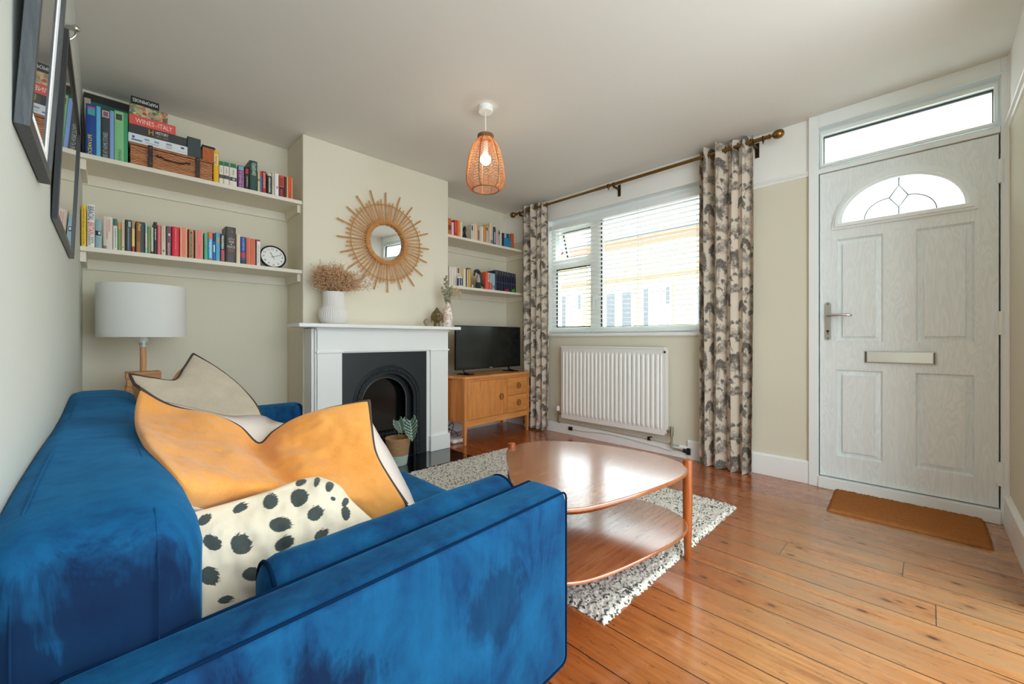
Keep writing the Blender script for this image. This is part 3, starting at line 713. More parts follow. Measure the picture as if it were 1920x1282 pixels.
# back cushion: flax front, marigold reverse
cushion('flax-grey linen cushion with dark piping, standing behind the orange one with its corners up', 
        [A_(243, 701, 1.52), A_(285, 709, 1.56), A_(327, 713, 1.62), A_(345, 690, 1.70), A_(362, 663, 1.80)],
        [A_(362, 663, 1.80), A_(412, 694, 1.80), A_(455, 730, 1.78), A_(487, 772, 1.72), A_(505, 840, 1.66)],
        [A_(285, 850, 1.40), A_(380, 870, 1.48), A_(505, 840, 1.66)],
        [A_(243, 701, 1.52), A_(252, 719, 1.51), A_(266, 734, 1.50), A_(278, 790, 1.45), A_(285, 850, 1.40)],
        .035, .055, M_beige, M_orange, seed=3,
        backT=[A_(243, 701, 1.54), A_(285, 711, 1.60), A_(318, 708, 1.70), A_(333, 688, 1.78), A_(362, 663, 1.84)],
        backL=[A_(243, 701, 1.54), A_(244, 722, 1.55), A_(252, 745, 1.54), A_(270, 790, 1.50), A_(283, 850, 1.42)])
def chop(u, v, sg):
    return (1-.55*math.exp(-((u-.52)/.13)**2)*(1-v)**1.2)*(1+.16*math.sin(9*(u-.5)/(.35+v)+1.2)*min(1, 3*v))
cushion('large marigold orange linen cushion with dark piping and blush reverse, karate-chopped in the middle',
        [A_(264, 729, 1.12), A_(300, 752, 1.13), A_(337, 766, 1.14), A_(401, 780, 1.15), A_(448, 800, 1.16), A_(485, 832, 1.17), A_(513, 810, 1.18), A_(552, 787, 1.19), A_(615, 767, 1.21), A_(692, 751, 1.24)],
        [A_(692, 751, 1.24), A_(696, 800, 1.22), A_(704, 850, 1.20), A_(730, 897, 1.19), A_(763, 946, 1.17)],
        [A_(374, 985, .84), A_(470, 985, .98), A_(600, 995, 1.07), A_(700, 1000, 1.13), A_(763, 946, 1.17)],
        [A_(264, 729, 1.12), A_(254, 762, 1.08), A_(254, 802, .99), A_(276, 848, .84), A_(318, 892, .745), A_(352, 935, .75), A_(374, 985, .84)],
        .082, .075, M_orange, M_pink, seed=1, mod=chop, wr=.013, N=72, pipe_edges='TR',
        backT=[A_(264, 729, 1.13), A_(300, 736, 1.15), A_(337, 744, 1.17), A_(401, 759, 1.20), A_(448, 770, 1.23), A_(490, 778, 1.25), A_(520, 783, 1.26), A_(560, 779, 1.26), A_(615, 764, 1.26), A_(692, 751, 1.25)],
        backR=[A_(692, 751, 1.25), A_(716, 795, 1.27), A_(742, 845, 1.27), A_(766, 895, 1.25), A_(788, 946, 1.22)])
# dotted cushion: spots as brushed ovals in the cloth
# each spot: centre in the cloth (u, v) and the 2x2 shape of its ellipse there
SPOTS = [(0.065, 0.118, 19.33, -5.75, 12.21, 17.80), (0.082, 0.365, 21.01, -12.51, 12.41, 6.63), (0.312, 0.106, 17.83, 0.69, 8.70, 21.01), (0.500, 0.147, 17.47, 1.19, 7.74, 12.80), (0.671, 0.224, 14.93, 0.92, 6.09, 11.05), (0.471, 0.418, 14.75, 2.36, -7.24, 13.33), (0.235, 0.465, 15.88, -5.74, 7.75, 8.55), (0.688, 0.459, 17.44, -2.95, 5.49, 14.93), (0.453, 0.600, 19.37, -1.77, 3.08, 17.14), (0.665, 0.671, 18.66, -1.36, 4.79, 21.20), (0.053, 0.647, 16.72, 4.87, -13.56, 11.10), (0.265, 0.759, 17.35, 1.54, -7.06, 15.64), (0.476, 0.782, 21.17, -1.39, 4.57, 24.62), (0.118, 0.888, 26.30, -2.11, -2.93, 31.38), (0.871, 0.618, 25.75, 8.48, -7.83, 11.38), (0.900, 0.253, 18.78, 19.89, -12.67, 3.57), (0.882, 0.118, 33.48, 32.78, -12.25, 0.11), (0.794, 0.053, 21.76, 12.21, 0.24, 19.69), (0.924, 0.506, 17.08, 24.18, -19.16, 6.78), (0.847, 0.412, 30.31, 24.66, -49.48, 32.99), (0.900, 0.853, 21.23, 2.31, -9.03, 22.54)]
def shade_spots(o, N):
    me = o.data; ca = me.color_attributes.new('spots', 'BYTE_COLOR', 'POINT')
    for i, v in enumerate(me.vertices):
        u, w = (i % (N+1))/N, (i//(N+1))/N; s = 0
        for cu, cv, a, b, c, d in SPOTS:
            q = a*(u-cu)+b*(w-cv); r = c*(u-cu)+d*(w-cv)
            edge = 1+(.05*mnoise.noise(Vector((q*2, r*2, cu*40))) if q < .25 else .34*mnoise.noise(Vector((0, r*9, cu*40))))
            if q*q+r*r < edge*edge: s = 1
        ca.data[i].color = (*((.045, .060, .062) if s else (.75, .69, .59)), 1)
cushion('ivory cotton cushion with big brushed black spots wedged against the near bolster',
        [A_(362, 960, .765), A_(420, 945, .82), A_(500, 922, .88), A_(560, 900, .93), A_(598, 893, .96)],
        [A_(598, 893, .96), A_(635, 910, .97), A_(655, 935, .97), A_(680, 958, .97), A_(712, 985, .965)],
        [A_(376, 1165, .70), A_(450, 1142, .755), A_(560, 1095, .83), A_(650, 1045, .90), A_(712, 985, .965)],
        [A_(362, 960, .765), A_(368, 1030, .74), A_(372, 1100, .72), A_(376, 1165, .70)],
        .035, .05, spotmat(), clothmat('ivory cotton plain', '#e4dccd'), seed=5, shade=shade_spots, N=170, pipe=None, wr=.013)

# ------------------------------------------------------------------ coffee table
M_teak = wood('teak veneer', '#8a4220', '#b8703f', .22, 'X', 1.1, coat=1.0, cior=2.1)
M_teakleg = wood('teak solid', '#8a4218', '#b9652c', .3, 'Z')
outl = catmull([(1.418, 1.461, 0), (1.54, 1.478, 0), (1.658, 1.435, 0), (1.78, 1.27, 0), (1.838, .98, 0), (1.815, .80, 0), (1.73, .705, 0), (1.58, .680, 0), (1.281, .721, 0), (1.08, .782, 0), (1.0, .88, 0), (1.03, 1.01, 0), (1.14, 1.165, 0), (1.287, 1.337, 0)], 7)
oc = Vector((1.42, 1.03, 0))
def slab(mb, z0, z1, s=1.0, e=.005):
    n = len(outl); L = []
    for k, (z, off) in enumerate(((z0, e*1.8), (z0+e, e*.3), (z0+e*1.6, 0), (z1-e*.8, 0), (z1-e*.2, e*.35), (z1, e))):
        L.append([oc+(p-oc)*s*(1-off/.42)+Z*z for p in outl])
    vs = [p for r in L for p in r]; fs = [(k*n+i, k*n+(i+1) % n, (k+1)*n+(i+1) % n, (k+1)*n+i) for k in range(5) for i in range(n)]
    fs += [tuple(range(n))[::-1], tuple(range(5*n, 6*n))]; mb.add(vs, fs)
tb = thing('coffee_table', 'rounded-triangle teak coffee table with a lower shelf and three round legs', 'table', (1.42, 1.03, 0))
p = MB(); slab(p, .402, .420); build('tabletop', p, M_teak, tb, smooth=8)
p = MB(); slab(p, .168, .185); build('lower_shelf', p, M_teak, tb, smooth=8)
p = MB(); n = len(outl)
ap = [[oc+(q-oc)*s+Z*z for q in outl] for s, z in ((.93, .402), (.80, .365), (.78, .365), (.90, .402))]
p.add([q for r in ap for q in r], [(k*n+i, k*n+(i+1) % n, (k+1)*n+(i+1) % n, (k+1)*n+i) for k in range(3) for i in range(n)]); build('apron', p, M_teakleg, tb, smooth=50)
for x, y in ((1.802, .735), (1.452, 1.472), (1.012, .842)):
    p = MB(); g = .0235 if y > 1 else 0; p.lathe([(.012, g), (.0135, g+.003), (.0185, .16), (.0205, .30), (.0195, .42), (.018, .435), (.013, .4385)], (x, y, 0), 20); build('leg', p, M_teakleg, tb)

# ------------------------------------------------------------------ rug, doormat
def rugmat():
    m, nt, b = newmat('speckled wool'); co = objco(nt)
    v = node(nt, 'ShaderNodeTexVoronoi', i_Scale=125, i_Randomness=1.0); link(nt, co, v.inputs['Vector'])
    s = node(nt, 'ShaderNodeSeparateColor'); link(nt, v.outputs['Color'], s.inputs[0])
    c = ramp(nt, s.outputs[0], [(.0, lin('#141412')), (.19, lin('#191917')), (.21, lin('#c4bdb2')), (.45, lin('#e9e2d6')), (.8, lin('#f1ebe0')), (1, lin('#ddc9b4'))])
    for e in nt.nodes:
        if e.type == 'VALTORGB': e.color_ramp.interpolation = 'LINEAR'
    n = noisen(nt, co, 240, 3); c = mixc(nt, mathn(nt, 'MULTIPLY', n, .35), c, lin('#b9b0a3'))
    link(nt, c, b.inputs['Base Color']); b.inputs['Roughness'].default_value = 1; b.inputs['Specular IOR Level'].default_value = .05; b.inputs['Sheen Weight'].default_value = .3
    bumpn(nt, b, n, .6, .004); return m
RX0, RX1, RY0, RY1 = 1.19, 2.55, .76, 2.585
rr = random.Random(3)
def tufts(x0, x1, y0, y1, step, h, jit, edge):
    nx, ny = int((x1-x0)/step), int((y1-y0)/step)
    def fn(u, v):
        i, j = round(u*nx), round(v*ny); x, y = x0+(x1-x0)*u, y0+(y1-y0)*v
        bd = min(i, j, nx-i, ny-j)
        z = h*(.55+.45*rr.random()) if bd > 1 else (h*.45*rr.random() if bd == 1 else .0008)
        e = edge if bd <= 1 else 0
        return Vector((x+(rr.random()-.5)*(jit+e), y+(rr.random()-.5)*(jit+e), z+.0006))
    return MB().grid(fn, nx, ny)
single('shaggy_rug', tufts(RX0, RX1, RY0, RY1, .0075, .022, .006, .006), rugmat(), 'cream shaggy rug flecked with black under the coffee table', 'rug', smooth=180)
M_coir = mat('coir', '#a2683a', 1, var=.3, vs=120, bump=.6, bs=300, spec=.05)
mt = tufts(0, 1, 0, 1, .011, .013, .003, .006)
c4 = [(2.868, .398), (3.297, .415), (3.297, -.214), (2.868, -.214)]
def bil(v):
    u, w = v.x, v.y
    return Vector(((c4[0][0])*(1-u)+c4[1][0]*u, (c4[3][1]*(1-u)+c4[2][1]*u)*(1-w)+(c4[0][1]*(1-u)+c4[1][1]*u)*w, v.z+.004))
mt.v = [bil(v) if v.z > .002 else bil(v)-Z*.0038 for v in mt.v]
single('doormat', mt, M_coir, 'plain brown coir doormat in front of the white door', 'doormat', smooth=180)

# ------------------------------------------------------------------ radiator
M_rad = mat('radiator enamel', '#efeeea', .3, var=.01)
rad = thing('radiator', 'white ribbed panel radiator below the window', 'radiator', (3.27, 2.05, .172))
RA, RB, RZ0, RZ1 = 1.515, 2.586, .172, .89
p = MB()
def radf(u, v):
    nfl = 25; y = RB+(RA-RB)*u; z = RZ0+(RZ1-RZ0)*v
    ph = (u*nfl) % 1; rb = .5-.5*math.cos(math.pi*max(0, min(1, (min(ph, 1-ph)-.06)/.26))); env = min(1, max(0, (v-.06)/.03), max(0, (.93-v)/.03))*(1 if .02 < u < .98 else 0)
    return Vector((3.252-.010*rb*env, y, z))
p.grid(radf, 300, 60); build('front_panel', p, M_rad, rad, smooth=180)
p = MB(); p.box(3.258, 3.300, RA+.002, RB-.002, RZ0+.004, RZ1-.004); p.box(3.300, XW, RA+.2, RA+.24, RZ0+.1, RZ1-.1); p.box(3.300, XW, RB-.24, RB-.2, RZ0+.1, RZ1-.1); build('rear_panel', p, M_rad, rad, smooth=0, bevel=.003)
p = MB(); p.box(3.243, 3.303, RA-.003, RB+.003, RZ1-.012, RZ1+.003); p.box(3.250, 3.303, RA-.012, RA, RZ0+.02, RZ1)
build('top_grille', p, M_rad, rad, smooth=0, bevel=.002)
M_copper = mat('painted pipe', '#cfc9bd', .5, var=.2, vs=20); M_valve = mat('valve metal', '#a09a86', .35, .8)
p = MB(); p.tube([(3.275, RA-.0, RZ0+.035), (3.275, RA-.045, RZ0+.035)], .011, 10); p.cyl((3.275, RA-.05, RZ0+.0), (3.275, RA-.05, RZ0+.075), .014); p.tube([(3.275, RA-.05, RZ0), (3.275, RA-.05, .08), (3.285, RA-.06, .07), (3.30, RA-.14, .066)], .008, 8); build('lockshield_valve', p, M_valve, rad)
p = MB(); p.cyl((3.3, RA-.135, .066), (3.30, RA-.175, .064), .015); p.box(3.29, 3.32, RA-.19, RA-.165, .04, .09); build('pipe_elbow', p, M_black, rad)
p = MB(); p.cyl((3.245, RA-.0, RZ1-.035), (3.245, RA-.012, RZ1-.035), .009); build('air_vent', p, M_bronze, rad)
p = MB(); p.tube([(3.275, RB, RZ0+.035), (3.275, RB+.05, RZ0+.035)], .010, 10); p.tube([(3.275, RB+.06, RZ0+.075), (3.275, RB+.06, .115), (3.30, RB+.06, .11)], .008, 8); build('valve_body', p, M_valve, rad)
p = MB(); p.lathe([(.012, 0), (.018, .004), (.019, .03), (.016, .045), (.008, .05)], (3.275, RB+.06, RZ0+.06), 16); build('thermostat_knob', p, M_white, rad)
pp = thing('heating_pipe', 'painted heating pipe running low along the wall under the radiator', 'pipe', (3.30, 2.05, .115))
p = MB(); p.tube([(3.304, RB+.10, .135), (3.304, 2.3, .128), (3.302, 1.9, .118), (3.300, 1.62, .112), (3.30, RA-.1, .10)], .0075, 8); build('pipe', p, M_copper, pp)
p = MB(); p.box(3.292, XW, 1.66, 1.685, .098, .126); build('pipe_clip', p, M_bronze, pp, smooth=0)
p = MB(); p.tube([(3.309, 2.50, .065), (3.306, 2.40, .06), (3.306, 2.1, .082), (3.307, 1.9, .075), (3.307, 1.6, .055), (3.307, 1.48, .04)], .0032, 6); single('cable', p, M_copper, 'thin cable sagging along the skirting board under the radiator', 'cable')
p = MB(); p.box(3.295, 3.312, 2.49, 2.53, .05, .085); p.cyl((3.295, 2.515, .07), (3.288, 2.515, .07), .010); single('cable_clip', p, M_bronze, 'small dark metal clip on the skirting where the thin cable starts', 'clip', smooth=40)
# ------------------------------------------------------------------ fireplace
YS = 2.95
M_mantel = mat('white mantel paint', '#efefed', .34, var=.015, bump=.03, bs=20)
M_iron = mat('black cast iron', '#23282b', .42, .15, var=.12, vs=10, bump=.08, bs=80); M_fireback = mat('gloss black fireback', '#0d0e0f', .14, var=.3, vs=6, coat=.3)
M_tile = mat('black hearth tile', '#08090a', .08, var=.2, coat=.6)
fp = thing('fireplace', 'white painted mantelpiece around a black cast-iron arched fire insert', 'fireplace', (1.57, 2.95, .012))
H0 = .0125
p = MB(); prof = [(.0, 1.036), (.028, 1.036), (.04, 1.042), (.045, 1.052), (.045, 1.062), (.04, 1.068)]
p.rbox(.888, 2.205, 2.862, YC, 1.040, 1.0675, .007, 4); build('mantel_shelf', p, M_mantel, fp, smooth=40)
p = MB(); p.box(1.033, 2.128, YS, YC, .868, 1.040); p.box(1.025, 2.136, YS-.012, YC, 1.026, 1.040); build('frieze', p, M_mantel, fp, smooth=0, bevel=.002)
for a, b in ((1.033, 1.203), (1.952, 2.128)):
    p = MB(); p.box(a, b, YS, YC, H0, .868); p.box(a-.008, b+.008, YS-.010, YS+.02, .862, .876); build('pilaster', p, M_mantel, fp, smooth=0, bevel=.002)
    p = MB(); p.box(a-.010, b+.012, YS-.016, YC, H0, .142); build('plinth', p, M_mantel, fp, smooth=0, bevel=.003)
p = MB(); p.box(1.003, 1.033, YS+.03, YC, H0, 1.036); p.box(1.021, 1.033, YS+.012, YS+.03, H0, 1.036); build('outer_bead', p, M_mantel, fp, smooth=0, bevel=.003)
p = MB(); p.box(2.128, 2.15, YS+.03, YC, H0, 1.036); build('outer_bead', p, M_mantel, fp, smooth=0, bevel=.003)
p = MB(); p.box(1.915, 1.952, YS+.02, YC, H0, .868); p.box(1.203, 1.21, YS+.02, YC, H0, .868); p.box(1.203, 1.952, YS+.012, YC, .860, .869); build('slip', p, M_mantel, fp, smooth=0, bevel=.002)
AX, AZ = 1.575, .470
def archl(r, z0=H0, n=40, ex=1.0): return [(AX+r, z0)]+[(AX+r*math.cos(math.pi*i/n), AZ+r*ex*math.sin(math.pi*i/n)) for i in range(n+1)]+[(AX-r, z0)]
YI = YS+.035
V_, U_ = Z, X
p = MB(); p.curve([(1.207, H0), (1.918, H0), (1.918, .862), (1.207, .862)], [archl(.222, H0+.0005)], .02, (0, YI, 0), X, Z)
ii = build('iron_plate', p, M_iron, fp, smooth=30)
p = MB()
for r, q in ((.283, .0055), (.272, .004), (.236, .004), (.224, .006)):
    p.tube([(x, YI-.021, z) for x, z in archl(r, H0+.007)], q, 8)
build('arch_moulding', p, M_iron, ii, smooth=50)
p = MB(); path = archl(.254, H0+.012, 60); L = 0; last = None
acc = 0; step = .0165
pts = [Vector((x, YI-.022, z)) for x, z in path]
for a, b in zip(pts, pts[1:]):
    d = (b-a).length; t = acc
    while t < d:
        c = a.lerp(b, t/d); dr = (b-a).normalized()
        p.ball(c, .0105, 8, 6, fn=None); t += step
    acc = t-d
build('rope_beading', p, M_iron, ii, smooth=180)
p = MB(); p.curve([(1.27, H0), (1.88, H0), (1.88, .80), (1.27, .80)], [archl(.185, H0+.0005, ex=.98)], .012, (0, YI+.055, 0), X, Z); build('inner_arch', p, M_iron, ii, smooth=30)
p = MB(); p.tube([(x, YI+.045, z) for x, z in archl(.188, H0+.006, ex=.98)], .004, 8); build('inner_bead', p, mat('worn iron edge', '#5c6264', .35, .4), ii)
p = MB(); p.box(1.25, 1.90, YC-.008, YC, H0, .82); build('fireback', p, M_fireback, fp, smooth=0)
p = MB(); 
for i in range(9): x = AX-.14+.035*i; p.tube([(x, YI+.075, .10), (x, YI+.07, .20)], .004, 6)
p.tube([(AX-.15, YI+.072, .10), (AX+.15, YI+.072, .10)], .006, 6); p.tube([(AX-.15, YI+.07, .20), (AX+.15, YI+.07, .20)], .006, 6); build('fire_basket', p, M_iron, fp)
single('hearth', MB().box(.99, 2.118, 2.60, YC, .0004, .012), M_tile, 'polished black stone hearth in front of the white mantelpiece', 'hearth', smooth=0, bevel=.001)

# ------------------------------------------------------------------ potted plant
def basketmat(name, c1, c2, zs=90):
    m, nt, b = newmat(name); co = objco(nt)
    wv = node(nt, 'ShaderNodeTexWave', wave_type='BANDS', bands_direction='Z', i_Scale=zs, i_Distortion=3.0, i_Detail=3); link(nt, co, wv.inputs['Vector'])
    n = noisen(nt, objco(nt, (1, 1, 5)), 30, 4); f = mathn(nt, 'ADD', mathn(nt, 'MULTIPLY', wv.outputs[1] if len(wv.outputs) > 1 else wv.outputs[0], .5), mathn(nt, 'MULTIPLY', n, .5))
    link(nt, ramp(nt, f, [(.3, lin(c1)), (.65, lin(c2))]), b.inputs['Base Color']); b.inputs['Roughness'].default_value = .8; bumpn(nt, b, f, .7, .004); return m
M_bask = basketmat('seagrass weave', '#8a5f38', '#cfa274'); M_mint = basketmat('mint painted weave', '#a9bfb2', '#c9dbd0')
pc = at(746, 870, Z=.012); PX, PY = pc.x, pc.y
sc = (pc.x*SN+pc.y*CS)/F
pl = thing('potted_alocasia', 'small alocasia with white-veined leaves in a woven pot on the hearth', 'plant', (PX, PY, .0125))
rt, rb, zt = 23*sc, 16.5*sc, .0125+50*sc
zm = .0125+19*sc
def rz(z): return rb+(rt-rb)*(z-.0125)/(zt-.0125)
p = MB(); p.lathe([(rz(zm)+.001, zm)]+[(rz(zm+(zt-zm)*i/14)+.0025*(i % 2), zm+(zt-zm)*i/14) for i in range(15)]+[(rt+.003, zt), (rt-.004, zt+.002), (rt-.009, zt-.004), (rt-.014, zt-.04)], (PX, PY, 0), 40); po = build('woven_pot', p, M_bask, pl, smooth=60)
p = MB(); p.lathe([(0.001, .0126), (rb, .0126)]+[(rz(.0126+(zm-.0126)*i/7)+.002*(i % 2), .0126+(zm-.0126)*i/7) for i in range(8)], (PX, PY, 0), 40); build('painted_base', p, M_mint, po, smooth=60)
p = MB(); p.lathe([(0.0005, zt-.035), (rt-.012, zt-.038)], (PX, PY, 0), 30, fn=lambda t, i: 1); build('soil', p, mat('soil', '#3d2a1e', .95, var=.4, vs=60, bump=.8), pl)
def leafmat():
    m, nt, b = newmat('veined alocasia leaf'); vc = node(nt, 'ShaderNodeVertexColor', layer_name='vein')
    n = noisen(nt, objco(nt), 20, 2); link(nt, mixc(nt, mathn(nt, 'MULTIPLY', n, .3), vc.outputs[0], lin('#2d4a3a')), b.inputs['Base Color']); b.inputs['Roughness'].default_value = .35; return m
M_leaf = leafmat(); M_stem = mat('leaf stalk', '#9a8a55', .5)
def alocasia(base, mid, tip, w, nrm):
    base, mid, tip, nrm = map(Vector, (base, mid, tip, nrm)); ax = (tip-mid); L = ax.length; a = ax.normalized(); s = a.cross(nrm).normalized(); nn = s.cross(a)
    p = MB(); nu, nv = 20, 40; cols = []
    def half(v):
        # width profile with two back lobes
        return w*(math.sin(math.pi*min(1, (v*.92+.08))**.62)**.8)*(1+.05*math.sin(v*34))
    def fn(u, v):
        x = (u-.5)*2; vv = v
        back = .22*L*(abs(x)**1.6)*(1-v)**2.2
        q = mid+a*(L*(vv*1.0)-back)+s*(x*half(vv))+nn*(.012*abs(x)-.03*L*0-.05*L*(v-.4)**2)
        vein = abs(x) < .07 or min(abs(((v*7+abs(x)*1.1) % 1)-.5), 1) < .11 or abs(x) > .94
        cols.append((.55, .68, .55) if vein else (.025, .075, .05)); return q
    p.grid(fn, nu, nv); o = build('leaf', p, M_leaf, pl, smooth=180)
    ca = o.data.color_attributes.new('vein', 'BYTE_COLOR', 'POINT')
    for i, c in enumerate(cols): ca.data[i].color = (*c, 1)
    q = MB(); q.tube(catmull([base, base.lerp(mid, .6)+Z*.02, mid+nn*.0], 8, False), [.0025]*17, 6); build('stalk', q, M_stem, pl)
toc = Vector((-SN, -CS, .15)).normalized()
D0 = (PX*SN+PY*CS)
bz = Vector((PX, PY, zt-.035))
alocasia(bz+X*.005, A_(747, 789, D0-.03), A_(755, 813, D0-.07), 10*sc, toc)
alocasia(bz-X*.006, A_(769, 788, D0-.02), A_(774, 828, D0-.07), 13*sc, toc)
alocasia(bz+Y*.005, A_(752, 800, D0-.01), A_(766, 812, D0-.02), 7*sc, toc)

# ------------------------------------------------------------------ mantel ornaments
MZ = 1.0678
M_vase = mat('matt white ceramic', '#e6e2df', .6, var=.02)
va = thing('ribbed_vase', 'matt white ribbed vase with a wide rounded base on the mantelpiece', 'vase', (1.155, 2.985, MZ))
vp = [(.0, 0), (.060, 0), (.074, .004), (.092, .03), (.0995, .055), (.098, .085), (.088, .108), (.078, .118), (.073, .128), (.071, .18), (.072, .228), (.069, .230), (.066, .226), (.062, .12)]
p = MB(); p.lathe([(r, MZ+.0003+z) for r, z in vp], (1.155, 2.985, 0), 240, fn=lambda t, i: 1+.028*abs(math.sin(t*20))-.014 if 2 < i < 11 else 1); build('vase_body', p, M_vase, va, smooth=60)
M_dry = mat('dried gypsophila', '#dcb894', .9, var=.25, vs=90); M_drystem = mat('dried stem', '#b98a5e', .9, var=.2, vs=40)
fl = thing('dried_flowers', 'bushy bunch of dried beige gypsophila in the ribbed white vase', 'flowers', (1.155, 2.985, 1.2))
rf = random.Random(11); st, fo = MB(), MB(); 
def octa(mb, c, r):
    mb.add([c+X*r, c-X*r, c+Y*r, c-Y*r, c+Z*r, c-Z*r], [(0, 2, 4), (2, 1, 4), (1, 3, 4), (3, 0, 4), (2, 0, 5), (1, 2, 5), (3, 1, 5), (0, 3, 5)])
o0 = Vector((1.155, 2.985, 1.20))
for i in range(230):
    a = rf.uniform(0, 2*math.pi); q = rf.random()**.6; sp = q*.155; top = Vector((1.165+math.cos(a)*sp*1.05, 2.985+math.sin(a)*sp*.7, 1.335+rf.random()**.8*.18*(1-.62*q*q)))
    if rf.random() < .10: top = Vector((1.155+.28*rf.random()+.02, 2.97-.05*rf.random(), 1.33+rf.random()*.12))
    mid = o0.lerp(top, .45)+Z*.05; P = catmull([o0+Vector((rf.uniform(-.02, .02), rf.uniform(-.02, .02), 0)), Vector((1.155+(mid.x-1.155)*.4, 2.985+(mid.y-2.985)*.4, 1.30)), mid, top], 4, False)
    st.tube(P, .0009, 3, caps=False)
    for k in range(22):
        b = P[-1-(k % 5)]; e = b+Vector((rf.gauss(0, .018), rf.gauss(0, .018), rf.gauss(.006, .016)))
        st.tube([b, e], .0005, 3, caps=False); octa(fo, e, rf.uniform(.0026, .0052))
build('stems', st, M_drystem, fl, smooth=0); build('florets', fo, M_dry, fl, smooth=0)
# carved heads
def headmesh(c, h, face_dir, bun=True):
    """stylised carved Buddha head: c = base centre, h = height to crown of hair"""
    c = Vector(c); f = Vector(face_dir).normalized(); s = Z.cross(f); mb = MB()
    def W(x, y, z): return c+s*x*h+f*y*h+Z*z*h
    def head(d):
        return 1
    nu, nv = 72, 56; vs = []
    for i in range(nv+1):
        ph = math.pi*i/nv
        for j in range(nu):
            th = 2*math.pi*j/nu; dx, dy, dz = math.sin(ph)*math.sin(th), math.sin(ph)*math.cos(th), -math.cos(ph)
            x, y, z = dx*.27, dy*.29, dz*.33
            if dz < 0: x *= 1-.30*dz*dz; y *= 1-.12*dz*dz
            g = lambda a, b, w1, w2: math.exp(-(a/w1)**2-(b/w2)**2)
            if dy > 0:
                y += .085*g(x, z+.035, .028, .09)+.05*g(x, z+.09, .045, .028)     # nose
                y -= .065*(g(x-.10, z-.015, .055, .03)+g(x+.10, z-.015, .055, .03))  # eyes
                y += .034*(g(x-.10, z-.055, .07, .015)+g(x+.10, z-.055, .07, .015))  # brows
                y += .045*g(x, z+.165, .075, .016)+.04*g(x, z+.205, .06, .015)-.03*g(x, z+.186, .085, .008)
                y += .03*g(x, z+.29, .07, .045)
            hair = dz > .42 or (dy < .25 and dz > -.45)
            if hair:
                k = 1.07+.035*math.sin(th*20)*math.sin(ph*24); x *= k; y *= k; z *= k
            vs.append(W(x, y, .12+.36+z))
    fs = [(i*nu+j, i*nu+(j+1) % nu, (i+1)*nu+(j+1) % nu, (i+1)*nu+j) for i in range(nv) for j in range(nu)]
    mb.add(vs, fs)
    if bun:
        q = MB(); q.lathe([(.14, .74), (.125, .80), (.095, .87), (.055, .93), (.018, .97), (0, .975)], (0, 0, 0), 20, fn=lambda t, i: 1+.05*math.sin(t*9+i))
        mb.add([W(v.x, v.y-.02, v.z) for v in q.v], q.f)
    q = MB(); q.lathe([(.0, .0), (.17, 0), (.165, .05), (.15, .14), (.15, .22)], (0, 0, 0), 20); mb.add([W(v.x, v.y-.03, v.z) for v in q.v], q.f)
    for sg in (-1, 1):
        q = MB(); q.rbox(-.028, .028, -.05, .05, .20, .56, .028, 3); mb.add([W(v.x+sg*(.275-.06*(.56-v.z)), v.y-.03, v.z) for v in q.v], q.f)
    return mb
M_verd = mat('weathered bronze', '#7d6d4e', .45, .6, var=.35, vs=40, bump=.2, bs=120); M_stone = mat('small carved stone', '#9a8d78', .7, var=.3, vs=60, bump=.3)
bp = at(818, 611, Z=MZ); bp = Vector((2.022, 2.965, MZ)); fd = Vector((-.55, -1, 0))
single('buddha_head', headmesh(bp+Z*.0003, .170, fd), M_verd, 'weathered bronze Buddha head ornament beside the patterned bottle vase', 'ornament', smooth=60)
q = Vector((1.918, 2.965, MZ)); 
single('stone_head', headmesh(q+Z*.0003-Z*.004, .082, Vector((.6, -1, 0)), False), M_stone, 'tiny round carved stone head on the mantelpiece', 'ornament', smooth=60)
# patterned bottle with eucalyptus
def bottlemat():
    m, nt, b = newmat('speckled glaze bottle'); co = objco(nt)
    v = node(nt, 'ShaderNodeTexVoronoi', i_Scale=210); link(nt, co, v.inputs['Vector']); s = node(nt, 'ShaderNodeSeparateColor'); link(nt, v.outputs['Color'], s.inputs[0])
    spot = mathn(nt, 'MULTIPLY', mathn(nt, 'GREATER_THAN', s.outputs[0], .42), mathn(nt, 'GREATER_THAN', noisen(nt, co, 22, 2), .45))
    c = mixc(nt, spot, lin('#f0ebe6'), mixc(nt, mathn(nt, 'GREATER_THAN', s.outputs[1], .72), lin('#e0a06a'), lin('#a9a4b4')))
    link(nt, c, b.inputs['Base Color']); b.inputs['Roughness'].default_value = .25; return m
VX, VY = 2.118, 2.945
bv = thing('bottle_vase', 'white bottle vase speckled with orange and lilac at the end of the mantelpiece', 'vase', (VX, VY, MZ))
p = MB(); p.lathe([(0, MZ+.0003), (.040, MZ+.0003), (.045, MZ+.006), (.046, MZ+.10), (.044, MZ+.135), (.034, MZ+.165), (.022, MZ+.185), (.018, MZ+.205), (.019, MZ+.212), (.015, MZ+.212), (.013, MZ+.17)], (VX, VY, 0), 32); build('bottle_body', p, bottlemat(), bv, smooth=50)
M_euc = mat('dried eucalyptus leaf', '#8d8a70', .7, var=.25, vs=50); M_eucs = mat('eucalyptus stem', '#6a5b45', .8)
eu = thing('eucalyptus_sprig', 'dusty green dried eucalyptus sprig standing in the speckled bottle vase', 'plant', (VX, VY, MZ+.2))
top = MZ+.205; st = MB(); lf = MB(); re = random.Random(5)
def disc(mb, c, r, n):
    n = Vector(n).normalized(); u = n.orthogonal().normalized(); w = n.cross(u); vs = [c+n*.0015]+[c+(u*math.cos(t)+w*math.sin(t)*.9)*r+n*(.004*math.cos(2*t)) for t in [2*math.pi*i/10 for i in range(10)]]
    mb.add(vs, [(0, 1+i, 1+(i+1) % 10) for i in range(10)])
